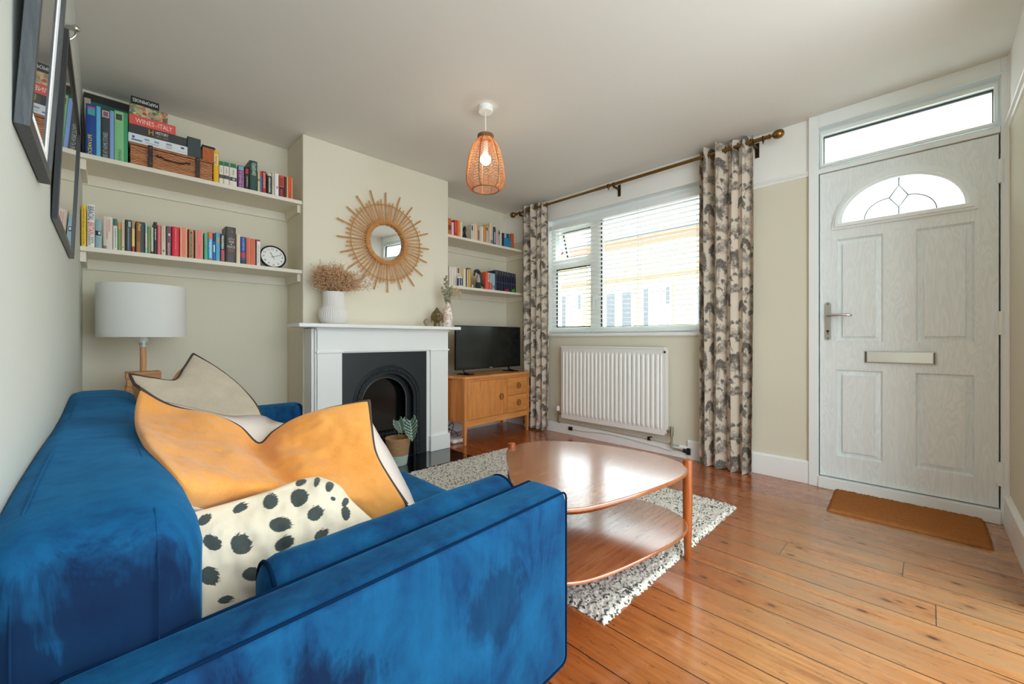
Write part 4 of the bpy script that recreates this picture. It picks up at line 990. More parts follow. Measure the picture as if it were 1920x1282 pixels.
for (ex, ey, ez, cnt) in ((-.028, -.01, .235, 22), (.02, -.02, .15, 14), (-.05, .0, .14, 12)):
    P = catmull([Vector((VX, VY, top-.08)), Vector((VX, VY, top+.02)), Vector((VX+ex*.6, VY+ey, top+ez*.6)), Vector((VX+ex, VY+ey, top+ez))], 10, False)
    st.tube(P, .0018, 5)
    for i in range(cnt):
        t = .28+.72*i/cnt; b = P[int(t*(len(P)-1))]; a = re.uniform(0, 6.28); rr_ = .017*(1.15-.55*t)
        disc(lf, b+Vector((math.cos(a), math.sin(a), .2))*rr_*1.1, rr_, (re.uniform(-.6, .2), -1, re.uniform(-.3, .6)))
build('stems', st, M_eucs, eu); build('leaves', lf, M_euc, eu, smooth=180)
ds = thing('dried_spray', 'cream dried flower spray drooping from the speckled bottle vase over the shelf', 'flowers', (VX, VY, MZ+.2))
st, fo = MB(), MB()
for i in range(34):
    ex = VX+.05+.11*re.random(); ez = top+.07+.075*re.random()-.35*(ex-VX-.1)*(ex > VX+.1); e = Vector((ex, VY-.04+.05*re.random(), ez)); 
    P = catmull([Vector((VX+.003, VY, top-.06)), Vector((VX+.006, VY-.002, top)), Vector((VX+.04, VY-.01, top+.08)), e], 5, False); st.tube(P, .0008, 3, caps=False)
    for k in range(14):
        q = P[-1-(k % 5)]+Vector((re.gauss(0, .012), re.gauss(0, .012), re.gauss(0, .012)))
        if q.y > 2.99: continue
        octa(fo, q, re.uniform(.0025, .0055))
build('stems', st, M_drystem, ds, smooth=0); build('florets', fo, mat('cream florets', '#d8c8ac', .9, var=.3, vs=90), ds, smooth=0)

# ------------------------------------------------------------------ sunburst mirror
M_rat = wood('rattan', '#b8763a', '#e8b06c', .5, 'X', 4); M_ratd = wood('rattan dark', '#a06a34', '#d49a58', .5, 'X', 4)
m, nt, b = newmat('mirror silver'); b.inputs['Base Color'].default_value = (.93, .94, .94, 1); b.inputs['Metallic'].default_value = 1; b.inputs['Roughness'].default_value = .012; M_mirror = m
MX_, MZ_, MY_ = 1.622, 1.744, YC-.018
mr = thing('sunburst_mirror', 'round rattan sunburst mirror hung above the mantelpiece', 'mirror', (MX_, MY_, MZ_))
p = MB(); p.lathe([(0.0005, -.001), (.15, -.001), (.152, .004), (.0005, .004)], (MX_, MY_, MZ_), 48, axis=(0, 1, .035)); build('mirror_glass', p, M_mirror, mr, smooth=0)
rm = random.Random(4)
for i in range(60):
    a = 2*math.pi*(i+.3)/60; lg = .405 if i % 3 == 0 else (.335 if i % 3 == 1 else .330); lg += rm.uniform(-.012, .012); a += rm.uniform(-.012, .012)
    d = Vector((math.cos(a), 0, math.sin(a))); y = -.012+.002*(i % 2); o = Vector((MX_, MY_+y, MZ_))
    p = MB(); p.tube([o+d*.140, o+d*(.14+lg)/2, o+d*lg], [.0052, .0056, .0058], 8); build('ray', p, M_rat if i % 3 else M_ratd, mr)
p = MB(); p.tube([(MX_+.302*math.cos(2*math.pi*i/72), MY_-.022, MZ_+.302*math.sin(2*math.pi*i/72)) for i in range(72)], .0042, 8, closed=True); build('outer_hoop', p, M_ratd, mr)
p = MB()
for r, y in ((.156, -.021), (.176, -.020), (.166, -.024)): p.tube([(MX_+r*math.cos(2*math.pi*i/72), MY_+y, MZ_+r*math.sin(2*math.pi*i/72)) for i in range(72)], .0046, 8, closed=True)
for i in range(120):
    a = 2*math.pi*i/120; d = Vector((math.cos(a), 0, math.sin(a))); o = Vector((MX_, MY_-.029, MZ_)); p.tube([o+d*.150, o+d*.182], .0028, 5)
build('inner_hoop', p, M_rat, mr)

# ------------------------------------------------------------------ cabinet and television
M_beech = wood('beech', '#bf7438', '#e2964f', .32, 'Z', .8, coat=.15); M_beechx = wood('beech top', '#c67b3c', '#e6a05a', .3, 'X', .8, coat=.15)
cb_ = thing('television_cabinet', 'honey wood cabinet with a door and two drawers in the alcove', 'cabinet', (2.73, 3.14, 0))
ca_ = math.radians(3.2); cc, cs2 = math.cos(ca_), math.sin(ca_); CO = Vector((2.276, 2.905, 0))
def K(u, v, z): return CO+Vector((u*cc-v*cs2, u*cs2+v*cc, z))
def kbox(mb, u0, u1, v0, v1, z0, z1): mb.obox(K(u0, v0, z0), K(u1, v0, z0)-K(u0, v0, z0), K(u0, v1, z0)-K(u0, v0, z0), Z*(z1-z0)); return mb
CW, CD = .900, .40; CZ0, CZ1 = .165, .598
p = MB(); kbox(p, .01, CW-.01, .014, CD, CZ0+.035, CZ1); build('carcass', p, M_beech, cb_, smooth=0, bevel=.003)
p = MB(); p.prism([(K(u, v, 0).x, K(u, v, 0).y) for u, v in ((-.012, .012), (.0, -.012), (CW-.006, -.012), (CW+.004, .006), (CW+.004, CD), (-.012, CD))], CZ1, CZ1+.024); build('cabinet_top', p, M_beechx, cb_, smooth=0, bevel=.004)
for u0, u1 in ((0, .034), (CW-.034, CW)):
    for v0, v1 in ((0, .034), (CD-.034, CD)):
        p = MB(); i = .006
        lo = [K(u0+i, v0+i, .0), K(u1-i, v0+i, .0), K(u1-i, v1-i, .0), K(u0+i, v1-i, .0)]; mi = [K(u0, v0, .20), K(u1, v0, .20), K(u1, v1, .20), K(u0, v1, .20)]; hi = [q+Z*(CZ1-.20) for q in mi]
        p.add(lo+mi+hi, [(3, 2, 1, 0)]+[(k*4+j, k*4+(j+1) % 4, k*4+4+(j+1) % 4, k*4+4+j) for k in range(2) for j in range(4)]+[(8, 9, 10, 11)]); build('leg', p, M_beech, cb_, smooth=0, bevel=.003)
p = MB(); kbox(p, .034, CW-.034, .002, .02, CZ0, CZ0+.058); build('bottom_rail', p, M_beechx, cb_, smooth=0, bevel=.002)
p = MB(); kbox(p, .034, CW-.034, .006, .02, CZ1-.022, CZ1); build('top_rail', p, M_beechx, cb_, smooth=0)
M_dish = mat('recessed pull', '#8a5426', .4, var=.15, vs=40)
def pull(parent, u, z):
    q = MB(); o = K(u, .0005, z); n = (K(0, -1, 0)-K(0, 0, 0)).normalized()
    q.lathe([(.0005, .0002), (.018, .0004), (.026, .0012), (.031, .0035), (.033, .0005)], o, 28, axis=n); q2 = MB(); 
    h = build('pull_ring', q, M_dish, parent, smooth=60)
    q = MB(); q.obox(K(u-.004, .002, z-.022), K(1, 0, 0)*0+(K(.008, 0, 0)-K(0, 0, 0)), n*.006, Z*.044); build('pull_bar', q, M_beech, parent, smooth=0)
sp_ = .565
p = MB(); kbox(p, .037, sp_-.002, .0006, .018, CZ0+.062, CZ1-.026); dr = build('cabinet_door', p, M_beech, cb_, smooth=0, bevel=.0015); pull(dr, sp_-.085, .40)
zm_ = (CZ0+.062+CZ1-.026)/2
for z0, z1 in ((CZ0+.062, zm_-.002), (zm_+.002, CZ1-.026)):
    p = MB(); kbox(p, sp_+.002, CW-.037, .0006, .018, z0, z1); dr = build('drawer', p, M_beechx, cb_, smooth=0, bevel=.0015); pull(dr, (sp_+CW-.037)/2+.02, (z0+z1)/2)
M_tvb = mat('gloss black plastic', '#0c0d0e', .25, var=.1); M_scr = mat('dark television screen', '#1d211f', .22, var=.04, spec=.6)
tv = thing('television', 'black flat-screen television standing on the honey wood cabinet', 'television', (2.80, 3.15, CZ1+.024))
TZ0, TZ1 = .668, 1.092; TU0, TU1, TVv = .060, .972, .185
def kb(name, m_, u0, u1, v0, v1, z0, z1, bev=.003, par=None): p = MB(); kbox(p, u0, u1, v0, v1, z0, z1); return build(name, p, m_, par or tv, smooth=0, bevel=bev)
kb('bezel', M_tvb, TU0, TU1, TVv, TVv+.03, TZ0, TZ1); kb('television_back', M_tvb, TU0+.12, TU1-.12, TVv+.028, TVv+.06, TZ0+.05, TZ1-.1)
kb('screen', M_scr, TU0+.008, TU1-.008, TVv-.0012, TVv+.004, TZ0+.016, TZ1-.008, .0)
p = MB()
for u in (TU0+.10, TU1-.18):
    p.tube([K(u, TVv+.015, TZ0+.005), K(u, TVv+.0, CZ1+.040), K(u-.01, TVv-.07, CZ1+.0335)], .008, 8); kbox(p, u-.03, u+.05, TVv-.085, TVv+.07, CZ1+.0245, CZ1+.034)
build('television_foot', p, M_tvb, tv, smooth=40)
kb('logo_plate', mat('grey logo', '#8e9290', .4), (TU0+TU1)/2-.02, (TU0+TU1)/2+.02, TVv-.003, TVv, TZ0+.004, TZ0+.012, 0)
# router, cables, plate
p = MB(); rc = at(857, 832, Z=0); p.rbox(rc.x-.045, rc.x+.10, rc.y-.005, rc.y+.11, .0006, .040, .02, 4); single('router', p, mat('white plastic', '#eceae6', .35), 'white rounded router box on the floor under the cabinet', 'router', smooth=180)
M_cabw = mat('white cable', '#dedbd4', .5); M_cabb = mat('black cable', '#1e1e20', .5)
p = MB(); p.tube(catmull([(rc.x+.1, rc.y+.09, .03), (rc.x+.17, rc.y+.12, .045), (rc.x+.22, rc.y+.2, .03), (rc.x+.1, rc.y+.22, .01), (rc.x+.04, rc.y+.20, .02), (rc.x+.03, rc.y+.15, .05), (rc.x+.03, rc.y+.17, .09)], 8, False), .003, 6); single('white_cable', p, M_cabw, 'loose white cable looping behind the router', 'cable')
p = MB(); p.tube(catmull([(rc.x+.16, rc.y+.20, .004), (rc.x+.15, rc.y+.22, .05), (rc.x+.06, rc.y+.23, .10), (rc.x+.13, rc.y+.25, .14), (rc.x+.15, rc.y+.26, .10), (rc.x+.10, rc.y+.25, .02), (rc.x+.07, rc.y+.22, .10)], 8, False), .0035, 6); single('black_cable', p, M_cabb, 'tangled black cable hanging under the cabinet near the router', 'cable')
p = MB(); p.rbox(2.263, 2.345, YB-.010, YB-.0003, .705, .845, .006, 3); sw = single('socket_plate', p, M_upvc, 'white wall plate in the alcove between mantelpiece and television', 'socket', smooth=60)

# ------------------------------------------------------------------ block lamp
M_block = wood('lamp block wood', '#a5683a', '#d29a66', .45, 'X', 1.2)
LXc, LYc = .150, 3.15
lm = thing('block_lamp', 'floor lamp of crossed wooden blocks with a wide white drum shade in the alcove', 'lamp', (LXc, LYc, 0))
for k in range(20):
    z0 = .0005+k*.0388; p = MB()
    for o in (-.052, .052):
        if k % 2: p.box(LXc-.075, LXc+.075, LYc+o-.018, LYc+o+.018, z0, z0+.0383)
        else: p.box(LXc+o-.018, LXc+o+.018, LYc-.075, LYc+.075, z0, z0+.0383)
    if k == 19: p.box(LXc-.075, LXc+.075, LYc-.034, LYc+.034, z0, z0+.0383)
    build('wooden_block', p, M_block, lm, smooth=0, bevel=.0025)
p = MB(); p.cyl((LXc, LYc, .777), (LXc, LYc, .918), .0145, n=24); build('stem', p, wood('lamp stem wood', '#c08452', '#dfa878', .4, 'Z'), lm)
p = MB(); p.cyl((LXc, LYc, .918), (LXc, LYc, .950), .0175, n=24); p.cyl((LXc, LYc, .950), (LXc, LYc, .962), .022, n=24); p.cyl((LXc, LYc, .962), (LXc, LYc, 1.02), .019, n=24); build('lamp_holder', p, M_white, lm)
p = MB(); p.cyl((LXc, LYc, .921), (LXc, LYc, .941), .0182, n=24); build('holder_label', p, mat('printed silver label', '#b8c0c4', .4, .3, var=.3, vs=120), lm)
SR = .193; SZ0, SZ1 = .972, 1.262
def shademat():
    m, nt, b = newmat('white lamp cotton'); b.inputs['Base Color'].default_value = lin('#f8f8f6'); b.inputs['Roughness'].default_value = .8
    tr = node(nt, 'ShaderNodeBsdfTranslucent'); tr.inputs[0].default_value = lin('#f1efe9'); mx = node(nt, 'ShaderNodeMixShader', i_0=.3)
    bumpn(nt, b, noisen(nt, objco(nt, (1, 1, 4)), 200, 2), .1, .001)
    link(nt, b.outputs[0], mx.inputs[1]); link(nt, tr.outputs[0], mx.inputs[2]); link(nt, mx.outputs[0], nt.nodes['Material Output'].inputs[0]); return m
p = MB(); vs = []; nn_ = 64
for r, z in ((SR, SZ0), (SR, SZ1), (SR-.003, SZ1), (SR-.003, SZ0)):
    for j in range(nn_): t = 2*math.pi*j/nn_; vs.append((LXc+r*math.cos(t), LYc+r*math.sin(t), z))
p.add(vs, [(k*nn_+j, k*nn_+(j+1) % nn_, ((k+1) % 4)*nn_+(j+1) % nn_, ((k+1) % 4)*nn_+j) for k in range(4) for j in range(nn_)]); build('shade', p, shademat(), lm, smooth=40)
p = MB()
for k in range(3):
    a = .5+k*2.094; p.tube([(LXc+.02*math.cos(a), LYc+.02*math.sin(a), .956), (LXc+.08*math.cos(a), LYc+.08*math.sin(a), .962), (LXc+SR*.985*math.cos(a), LYc+SR*.985*math.sin(a), SZ0+.008)], .0018, 6)
build('shade_wire', p, M_white, lm)

# ------------------------------------------------------------------ pendant
PDX, PDY = 1.694, 1.950
pd = thing('pendant_lamp', 'woven orange wicker pendant lamp hanging from the ceiling on a white flex', 'lamp', (PDX, PDY, 1.9))
p = MB(); p.lathe([(.0005, CEIL-.036), (.042, CEIL-.036), (.045, CEIL-.033), (.046, CEIL-.020), (.046, CEIL-.0005)], (PDX, PDY, 0), 32); build('ceiling_rose', p, M_white, pd, smooth=40)
p = MB(); p.cyl((PDX, PDY, 2.16), (PDX, PDY, CEIL-.034), .0028, n=8); build('flex', p, M_white, pd)
p = MB(); p.cyl((PDX, PDY, 2.125), (PDX, PDY, 2.20), .016, n=16); build('bulb_holder', p, M_white, pd)
prof = catmull([(.047, 0, 2.236), (.045, 0, 2.220), (.058, 0, 2.200), (.082, 0, 2.165), (.102, 0, 2.105), (.115, 0, 2.04), (.121, 0, 1.975), (.117, 0, 1.935), (.100, 0, 1.905), (.082, 0, 1.898)], 8, False)
def pz(t):
    t = max(0, min(.9999, t))*(len(prof)-1); i = int(t); a, b = prof[i], prof[min(i+1, len(prof)-1)]; q = a.lerp(b, t-i); return q.x, q.z
def pp_(t, a): r, z = pz(t); return Vector((PDX+r*math.cos(a), PDY+r*math.sin(a), z))
def wickmat(name, c1, c2):
    m, nt, b = newmat(name); n = noisen(nt, objco(nt), 40, 3); link(nt, ramp(nt, n, [(.3, lin(c1)), (.7, lin(c2))]), b.inputs['Base Color']); b.inputs['Roughness'].default_value = .6
    tr = node(nt, 'ShaderNodeBsdfTranslucent'); tr.inputs[0].default_value = lin(c2); mx = node(nt, 'ShaderNodeMixShader', i_0=.35)
    link(nt, b.outputs[0], mx.inputs[1]); link(nt, tr.outputs[0], mx.inputs[2]); link(nt, mx.outputs[0], nt.nodes['Material Output'].inputs[0]); return m
M_wick = wickmat('orange wicker', '#dd8f50', '#f5b878'); M_wickd = wickmat('wicker rim', '#7a5a38', '#a98352')
NG = 12; p = MB()
for g in range(NG):
    a0 = 2*math.pi*g/NG; a1 = a0+2*math.pi/NG; am = (a0+a1)/2
    for k in range(30):
        t = .09+.89*k/30; 
        p.tube([pp_(t+.035, a0), pp_(t+.017, (a0+am)/2), pp_(t, am)], .0015, 4, caps=False); p.tube([pp_(t, am), pp_(t+.017, (a1+am)/2), pp_(t+.035, a1)], .0015, 4, caps=False)
build('weave', p, M_wick, pd, smooth=180)
for g in range(NG):
    p = MB(); a = 2*math.pi*g/NG; p.tube([pp_(i/40, a) for i in range(41)], .0026, 6); build('rib', p, M_wickd if g % 2 else M_wick, pd)
p = MB()
for z in (2.220, 2.226, 2.232, 2.238): p.tube([(PDX+.047*math.cos(2*math.pi*i/32), PDY+.047*math.sin(2*math.pi*i/32), z) for i in range(32)], .0035, 6, closed=True)
build('top_rim', p, M_wickd, pd)
p = MB(); p.tube([(PDX+.082*math.cos(2*math.pi*i/40), PDY+.082*math.sin(2*math.pi*i/40), 1.897) for i in range(40)], .0035, 6, closed=True); build('bottom_rim', p, M_wickd, pd)
m, nt, b = newmat('glowing bulb'); b.inputs['Base Color'].default_value = (1, .95, .85, 1); b.inputs['Emission Color'].default_value = (1, .80, .55, 1); b.inputs['Emission Strength'].default_value = BULB; nz = noisen(nt, objco(nt), 3); M_bulb = m
p = MB(); p.ball((PDX, PDY, 2.088), .034, 24, 16); build('bulb', p, M_bulb, pd, smooth=180)
# ------------------------------------------------------------------ curtain print (drawn once as a repeat, then sampled into the cloth)
PW, PH_ = 300, 440                       # one repeat, 0.60 x 0.88 m
INK = np.zeros((PH_, PW), np.float32)
rp = random.Random(21)
def stroke(pts, wd, ink=1.0):
    wd += .25
    for (x0, y0), (x1, y1) in zip(pts, pts[1:]):
        n = max(1, int(math.hypot(x1-x0, y1-y0)/.8))
        for i in range(n+1):
            t = i/n; cx, cy = x0+(x1-x0)*t, y0+(y1-y0)*t; r = wd/2; R_ = int(r+1.5)
            for yy in range(int(cy)-R_, int(cy)+R_+1):
                for xx in range(int(cx)-R_, int(cx)+R_+1):
                    d = math.hypot(xx-cx, yy-cy); a = max(0, min(1, r+.5-d))*ink
                    if a > 0: INK[yy % PH_, xx % PW] = max(INK[yy % PH_, xx % PW], a)
def bez(p0, p1, p2, n=14): return [((1-t)**2*p0[0]+2*t*(1-t)*p1[0]+t*t*p2[0], (1-t)**2*p0[1]+2*t*(1-t)*p1[1]+t*t*p2[1]) for t in [i/n for i in range(n+1)]]
def frond(x, y, ang, L, droop=.5, ink=.9):
    ex, ey = x+math.cos(ang)*L, y+math.sin(ang)*L-droop*L*.6; mx_, my_ = x+math.cos(ang)*L*.6, y+math.sin(ang)*L*.75
    P = bez((x, y), (mx_, my_), (ex, ey), 18); stroke(P, 1.5, ink)
    for i in range(3, 18):
        (ax, ay), (bx, by) = P[i-1], P[i]; t = math.atan2(by-ay, bx-ax); l = L*.30*math.sin(math.pi*(i/19)**.7)
        for s in (-1, 1):
            a = t+s*.75; stroke([(bx, by), (bx+math.cos(a)*l, by+math.sin(a)*l-l*.15)], 1.5, ink*rp.uniform(.7, 1))
def palm(x, y, h, nf=9):
    lean = rp.uniform(-14, 14); P = bez((x, y), (x+lean*.2, y+h*.5), (x+lean, y+h), 20)
    for o in (-2.2, 2.2): stroke([(a+o, b) for a, b in P], 1.1, .8)
    for i in range(1, 20): stroke([(P[i][0]-2, P[i][1]), (P[i][0]+2, P[i][1]+1.5)], 1, .6)
    for k in range(nf): frond(P[-1][0], P[-1][1], math.pi*(k/(nf-1))*1.25-.35, rp.uniform(28, 42), rp.uniform(.5, 1.0))
def leafy(x, y, L, ang, ink=.8):
    c = math.cos(ang); s = math.sin(ang); wd = L*.22
    A1 = bez((x, y), (x+c*L*.5-s*wd*2, y+s*L*.5+c*wd*2), (x+c*L, y+s*L)); A2 = bez((x, y), (x+c*L*.5+s*wd*2, y+s*L*.5-c*wd*2), (x+c*L, y+s*L))
    stroke(A1, 1.3, ink); stroke(A2, 1.3, ink); stroke([(x, y), (x+c*L, y+s*L)], 1, ink)
    for (a, b_) in list(zip(A1, A2))[2:-1:1]: stroke([a, ((a[0]+b_[0])/2+c*3, (a[1]+b_[1])/2+s*3)], .9, ink*.75)
    for i in range(2, 12, 2): stroke([A2[i], (x+c*L*i/14, y+s*L*i/14)], .9, ink*.6)
def clump(x, y, n, L0, L1):
    for k in range(n): leafy(x+rp.uniform(-8, 8), y+rp.uniform(-5, 5), rp.uniform(L0, L1), math.pi*(k+.5)/n*1.3-.45, rp.uniform(.65, .95))
def bird(x, y, s, f=1):
    B_ = bez((x, y), (x+f*12*s, y+14*s), (x+f*30*s, y+18*s)); stroke(B_, 3.4*s+1, .85); stroke(bez((x+f*12*s, y+10*s), (x-f*4*s, y-16*s), (x-f*12*s, y-30*s)), 2.2*s+.6, .8)
    for k in range(6): stroke([(x+f*(10+k*2)*s, y+12*s), (x+f*(22+k*6)*s, y-(2-k*3)*s)], 1.4, .8)
palm(60, 40, 120, 12); palm(215, 250, 120, 12); palm(150, 10, 70, 9); palm(20, 255, 80, 9); palm(270, 20, 90, 10); palm(120, 230, 80, 9)
clump(60, 30, 9, 26, 46); clump(215, 236, 9, 26, 48); clump(150, 140, 8, 24, 40); clump(280, 70, 8, 26, 44); clump(110, 330, 9, 24, 44); clump(15, 200, 8, 22, 40); clump(275, 400, 7, 22, 38)
for k in range(30): frond(rp.uniform(0, 300), rp.uniform(0, 440), rp.uniform(.2, 2.9), rp.uniform(24, 44), rp.uniform(.3, 1.0), .85)
bird(120, 225, 1.1); bird(250, 175, 1.0, -1); bird(60, 385, 1.0); bird(170, 410, .8, -1)
for k in range(60):
    x, y = rp.uniform(0, 300), rp.uniform(0, 440)
    if INK[int(y) % PH_, int(x) % PW] < .2: continue
    for j in range(8): a = rp.uniform(0, 6.28); stroke([(x, y), (x+math.cos(a)*7, y+math.sin(a)*7)], 1.0, .6)
# soft wash behind the drawing
WASH = INK.copy()
for _ in range(14): WASH = (WASH+np.roll(WASH, 1, 0)+np.roll(WASH, -1, 0)+np.roll(WASH, 1, 1)+np.roll(WASH, -1, 1))/5
for k in range(16): clump(rp.uniform(0, 300), rp.uniform(0, 440), 8, 24, 46)
for k in range(16): frond(rp.uniform(0, 300), rp.uniform(0, 440), rp.uniform(.2, 2.9), rp.uniform(34, 54), rp.uniform(.3, 1.0), .95)
WASH = INK.copy()
for _ in range(10): WASH = (WASH+np.roll(WASH, 1, 0)+np.roll(WASH, -1, 0)+np.roll(WASH, 1, 1)+np.roll(WASH, -1, 1))/5
TONE = np.clip(INK*.98+np.clip(WASH-.25, 0, 1)*.22, 0, 1)
def curtmat():
    m, nt, b = newmat('botanical print cotton'); vc = node(nt, 'ShaderNodeVertexColor', layer_name='print'); n = noisen(nt, objco(nt), 300, 2)
    c = mixc(nt, mathn(nt, 'MULTIPLY', n, .15), vc.outputs[0], lin('#b9ad9b')); link(nt, c, b.inputs['Base Color']); b.inputs['Roughness'].default_value = .9; b.inputs['Specular IOR Level'].default_value = .1; b.inputs['Sheen Weight'].default_value = .15
    bumpn(nt, b, n, .1, .001); 
    tr = node(nt, 'ShaderNodeBsdfTranslucent'); link(nt, c, tr.inputs[0]); mx = node(nt, 'ShaderNodeMixShader', i_0=.10); link(nt, b.outputs[0], mx.inputs[1]); link(nt, tr.outputs[0], mx.inputs[2]); link(nt, mx.outputs[0], nt.nodes['Material Output'].inputs[0]); return m
M_curt = curtmat(); M_ring = mat('eyelet metal', '#4a3d2c', .35, .9)
ROX, ROZ = 3.232, 2.347
def curtain(label, y0, y1, nf, seed, zb=.018, zt=2.392, amp=.042, flat=0.0):
    """pleated cloth from y0 to y1 (room order), nf folds; flat widens the end pleat"""
    NU, NV = 330, 760; r_ = random.Random(seed); ph = [r_.uniform(-.5, .5) for _ in range(6)]
    line = []
    for i in range(NU+1):
        s = i/NU; w = s+flat*.10*math.sin(2*math.pi*s)
        a = 2*math.pi*nf*(w**(1.0))+ph[0]
        line.append((s, a))
    def fn(u, v):
        s = u; z = zb+(zt-zb)*v; hv = 1-v
        a = 2*math.pi*nf*(s+.016*math.sin(9*s+ph[1])+.018*flat*math.sin(2*math.pi*s))+.35*math.sin(2.1*hv+ph[2])*math.sin(3*s+ph[3])
        A = amp*(1+.35*math.sin(7*s+ph[4]))*(1+.25*math.sin(3*hv*1.3+s*5))*(.92+.12*hv)
        y = y0+(y1-y0)*s+.30*(y1-y0)/nf*math.sin(2*a)*.42*min(1, 4*s, 4*(1-s))+.004*math.sin(5*hv+s*9)
        x = ROX+A*math.sin(a)+.006*math.sin(4*hv+s*13+ph[5])
        if v < .03: z += .006*math.sin(a)
        return Vector((min(x, XW-.006), y, z))
    p = MB().grid(fn, NU, NV)
    t = thing('curtain', label, 'curtain', (ROX, (y0+y1)/2, zb), 'pair of botanical print curtains')
    o = build('curtain_cloth', p, M_curt, t, smooth=180)
    # cloth coordinates along the real length of the fold line
    mid = [fn(i/NU, .5) for i in range(NU+1)]; d = [0]
    for a, b in zip(mid, mid[1:]): d.append(d[-1]+math.hypot(a.x-b.x, a.y-b.y))
    U_ = np.tile(np.array(d)/.50*PW+seed*40, NV+1); V_ = np.repeat(np.linspace(0, (zt-zb)/.74*PH_, NV+1)+seed*17, NU+1)
    x0 = np.floor(U_).astype(int); y0_ = np.floor(V_).astype(int); fx = U_-x0; fy = V_-y0_
    T = (TONE[y0_ % PH_, x0 % PW]*(1-fx)*(1-fy)+TONE[y0_ % PH_, (x0+1) % PW]*fx*(1-fy)+TONE[(y0_+1) % PH_, x0 % PW]*(1-fx)*fy+TONE[(y0_+1) % PH_, (x0+1) % PW]*fx*fy)[:, None]
    c0, c1 = np.array(lin('#e0d2c2')[:3]), np.array(lin('#3c3d3b')[:3]); col = np.concatenate([c0*(1-T)+c1*T, np.ones_like(T)], 1)
    ca = o.data.color_attributes.new('print', 'FLOAT_COLOR', 'POINT'); ca.data.foreach_set('color', col.astype(np.float32).ravel())
    for k in range(int(nf*2)):
        s = (k+.5)/(nf*2); q = MB(); yy = y0+(y1-y0)*s
        q.tube([(ROX+.024*math.cos(2*math.pi*i/16)*.3, yy+.006*math.cos(2*math.pi*i/16), ROZ+.024*math.sin(2*math.pi*i/16)) for i in range(16)], .003, 6, closed=True); build('eyelet', q, M_ring, t)
    return t
curtain('botanical print curtain gathered beside the alcove and the television', 3.105, 2.745, 4.5, 1, zb=.022, zt=2.398, amp=.027)
curtain('botanical print curtain gathered beside the white front door', 1.225, .858, 4.5, 4, zb=.006, zt=2.400, amp=.048, flat=1.0)
cr = thing('curtain_rod', 'antique brass curtain pole with ball finials above the window', 'curtain rod', (ROX, 1.97, ROZ))
p = MB(); p.cyl((ROX, .765, ROZ), (ROX, 3.20, ROZ), .0115, n=16); build('pole', p, M_brass, cr)
p = MB(); p.cyl((ROX, .765, ROZ), (ROX, 2.16, ROZ), .0135, n=16); build('outer_pole', p, M_brass, cr)
for y, sg in ((.765, -1), (3.20, 1)):
    p = MB(); p.lathe([(.0005, 0), (.017, 0), (.017, .008), (.009, .012), (.009, .022), (.018, .026), (.028, .040), (.031, .056), (.028, .074), (.016, .088), (.0005, .092)], (ROX, y, ROZ), 24, axis=(0, sg, 0)); build('finial', p, M_brass, cr, smooth=60)
for y in (.86, 1.975, 3.15):
    p = MB(); p.box(XW-.006, XW-.0002, y-.013, y+.013, ROZ-.085, ROZ+.02); p.box(ROX-.004, XW-.004, y-.007, y+.007, ROZ-.030, ROZ-.014); p.tube([(ROX+.016*math.cos(2*math.pi*i/16), y, ROZ+.016*math.sin(2*math.pi*i/16)) for i in range(16)], .0035, 6, closed=True); build('bracket', p, M_bronze, cr, smooth=40)
for y in (2.03, .80):
    p = MB(); p.tube([(ROX+.019*math.cos(2*math.pi*i/20), y, ROZ-.004+.020*math.sin(2*math.pi*i/20)) for i in range(20)], .0035, 6, closed=True); p.tube([(ROX+.006*math.cos(2*math.pi*i/12), y, ROZ-.031+.006*math.sin(2*math.pi*i/12)) for i in range(12)], .002, 5, closed=True); build('ring', p, M_bronze, cr)

# ------------------------------------------------------------------ framed pictures on the side wall, hook
M_fblack = wood('black stained frame', '#2b2f33', '#454a4e', .45, 'Z', 3); M_fdark = mat('slim dark frame', '#2a2a2c', .3, .3, var=.1)
def artmat(name, stops, scale):
    m, nt, b = newmat(name); co = objco(nt); n = noisen(nt, objco(nt, (1, 1, 1.6)), scale, 4, .6, 1.5)
    link(nt, ramp(nt, n, stops), b.inputs['Base Color']); b.inputs['Roughness'].default_value = .03; b.inputs['Coat Weight'].default_value = 1; b.inputs['Coat Roughness'].default_value = .0; b.inputs['Specular IOR Level'].default_value = 1.0; return m
M_art1 = artmat('dark print under glass', [(.35, lin('#3a3d3f')), (.5, lin('#6d706c')), (.6, lin('#8a8b84'))], 5)
M_art2 = artmat('muted print under glass', [(.35, lin('#57544a')), (.5, lin('#8c8674')), (.65, lin('#a8a08c'))], 4)
M_mat = mat('white picture mount', '#fbfbfa', .7)
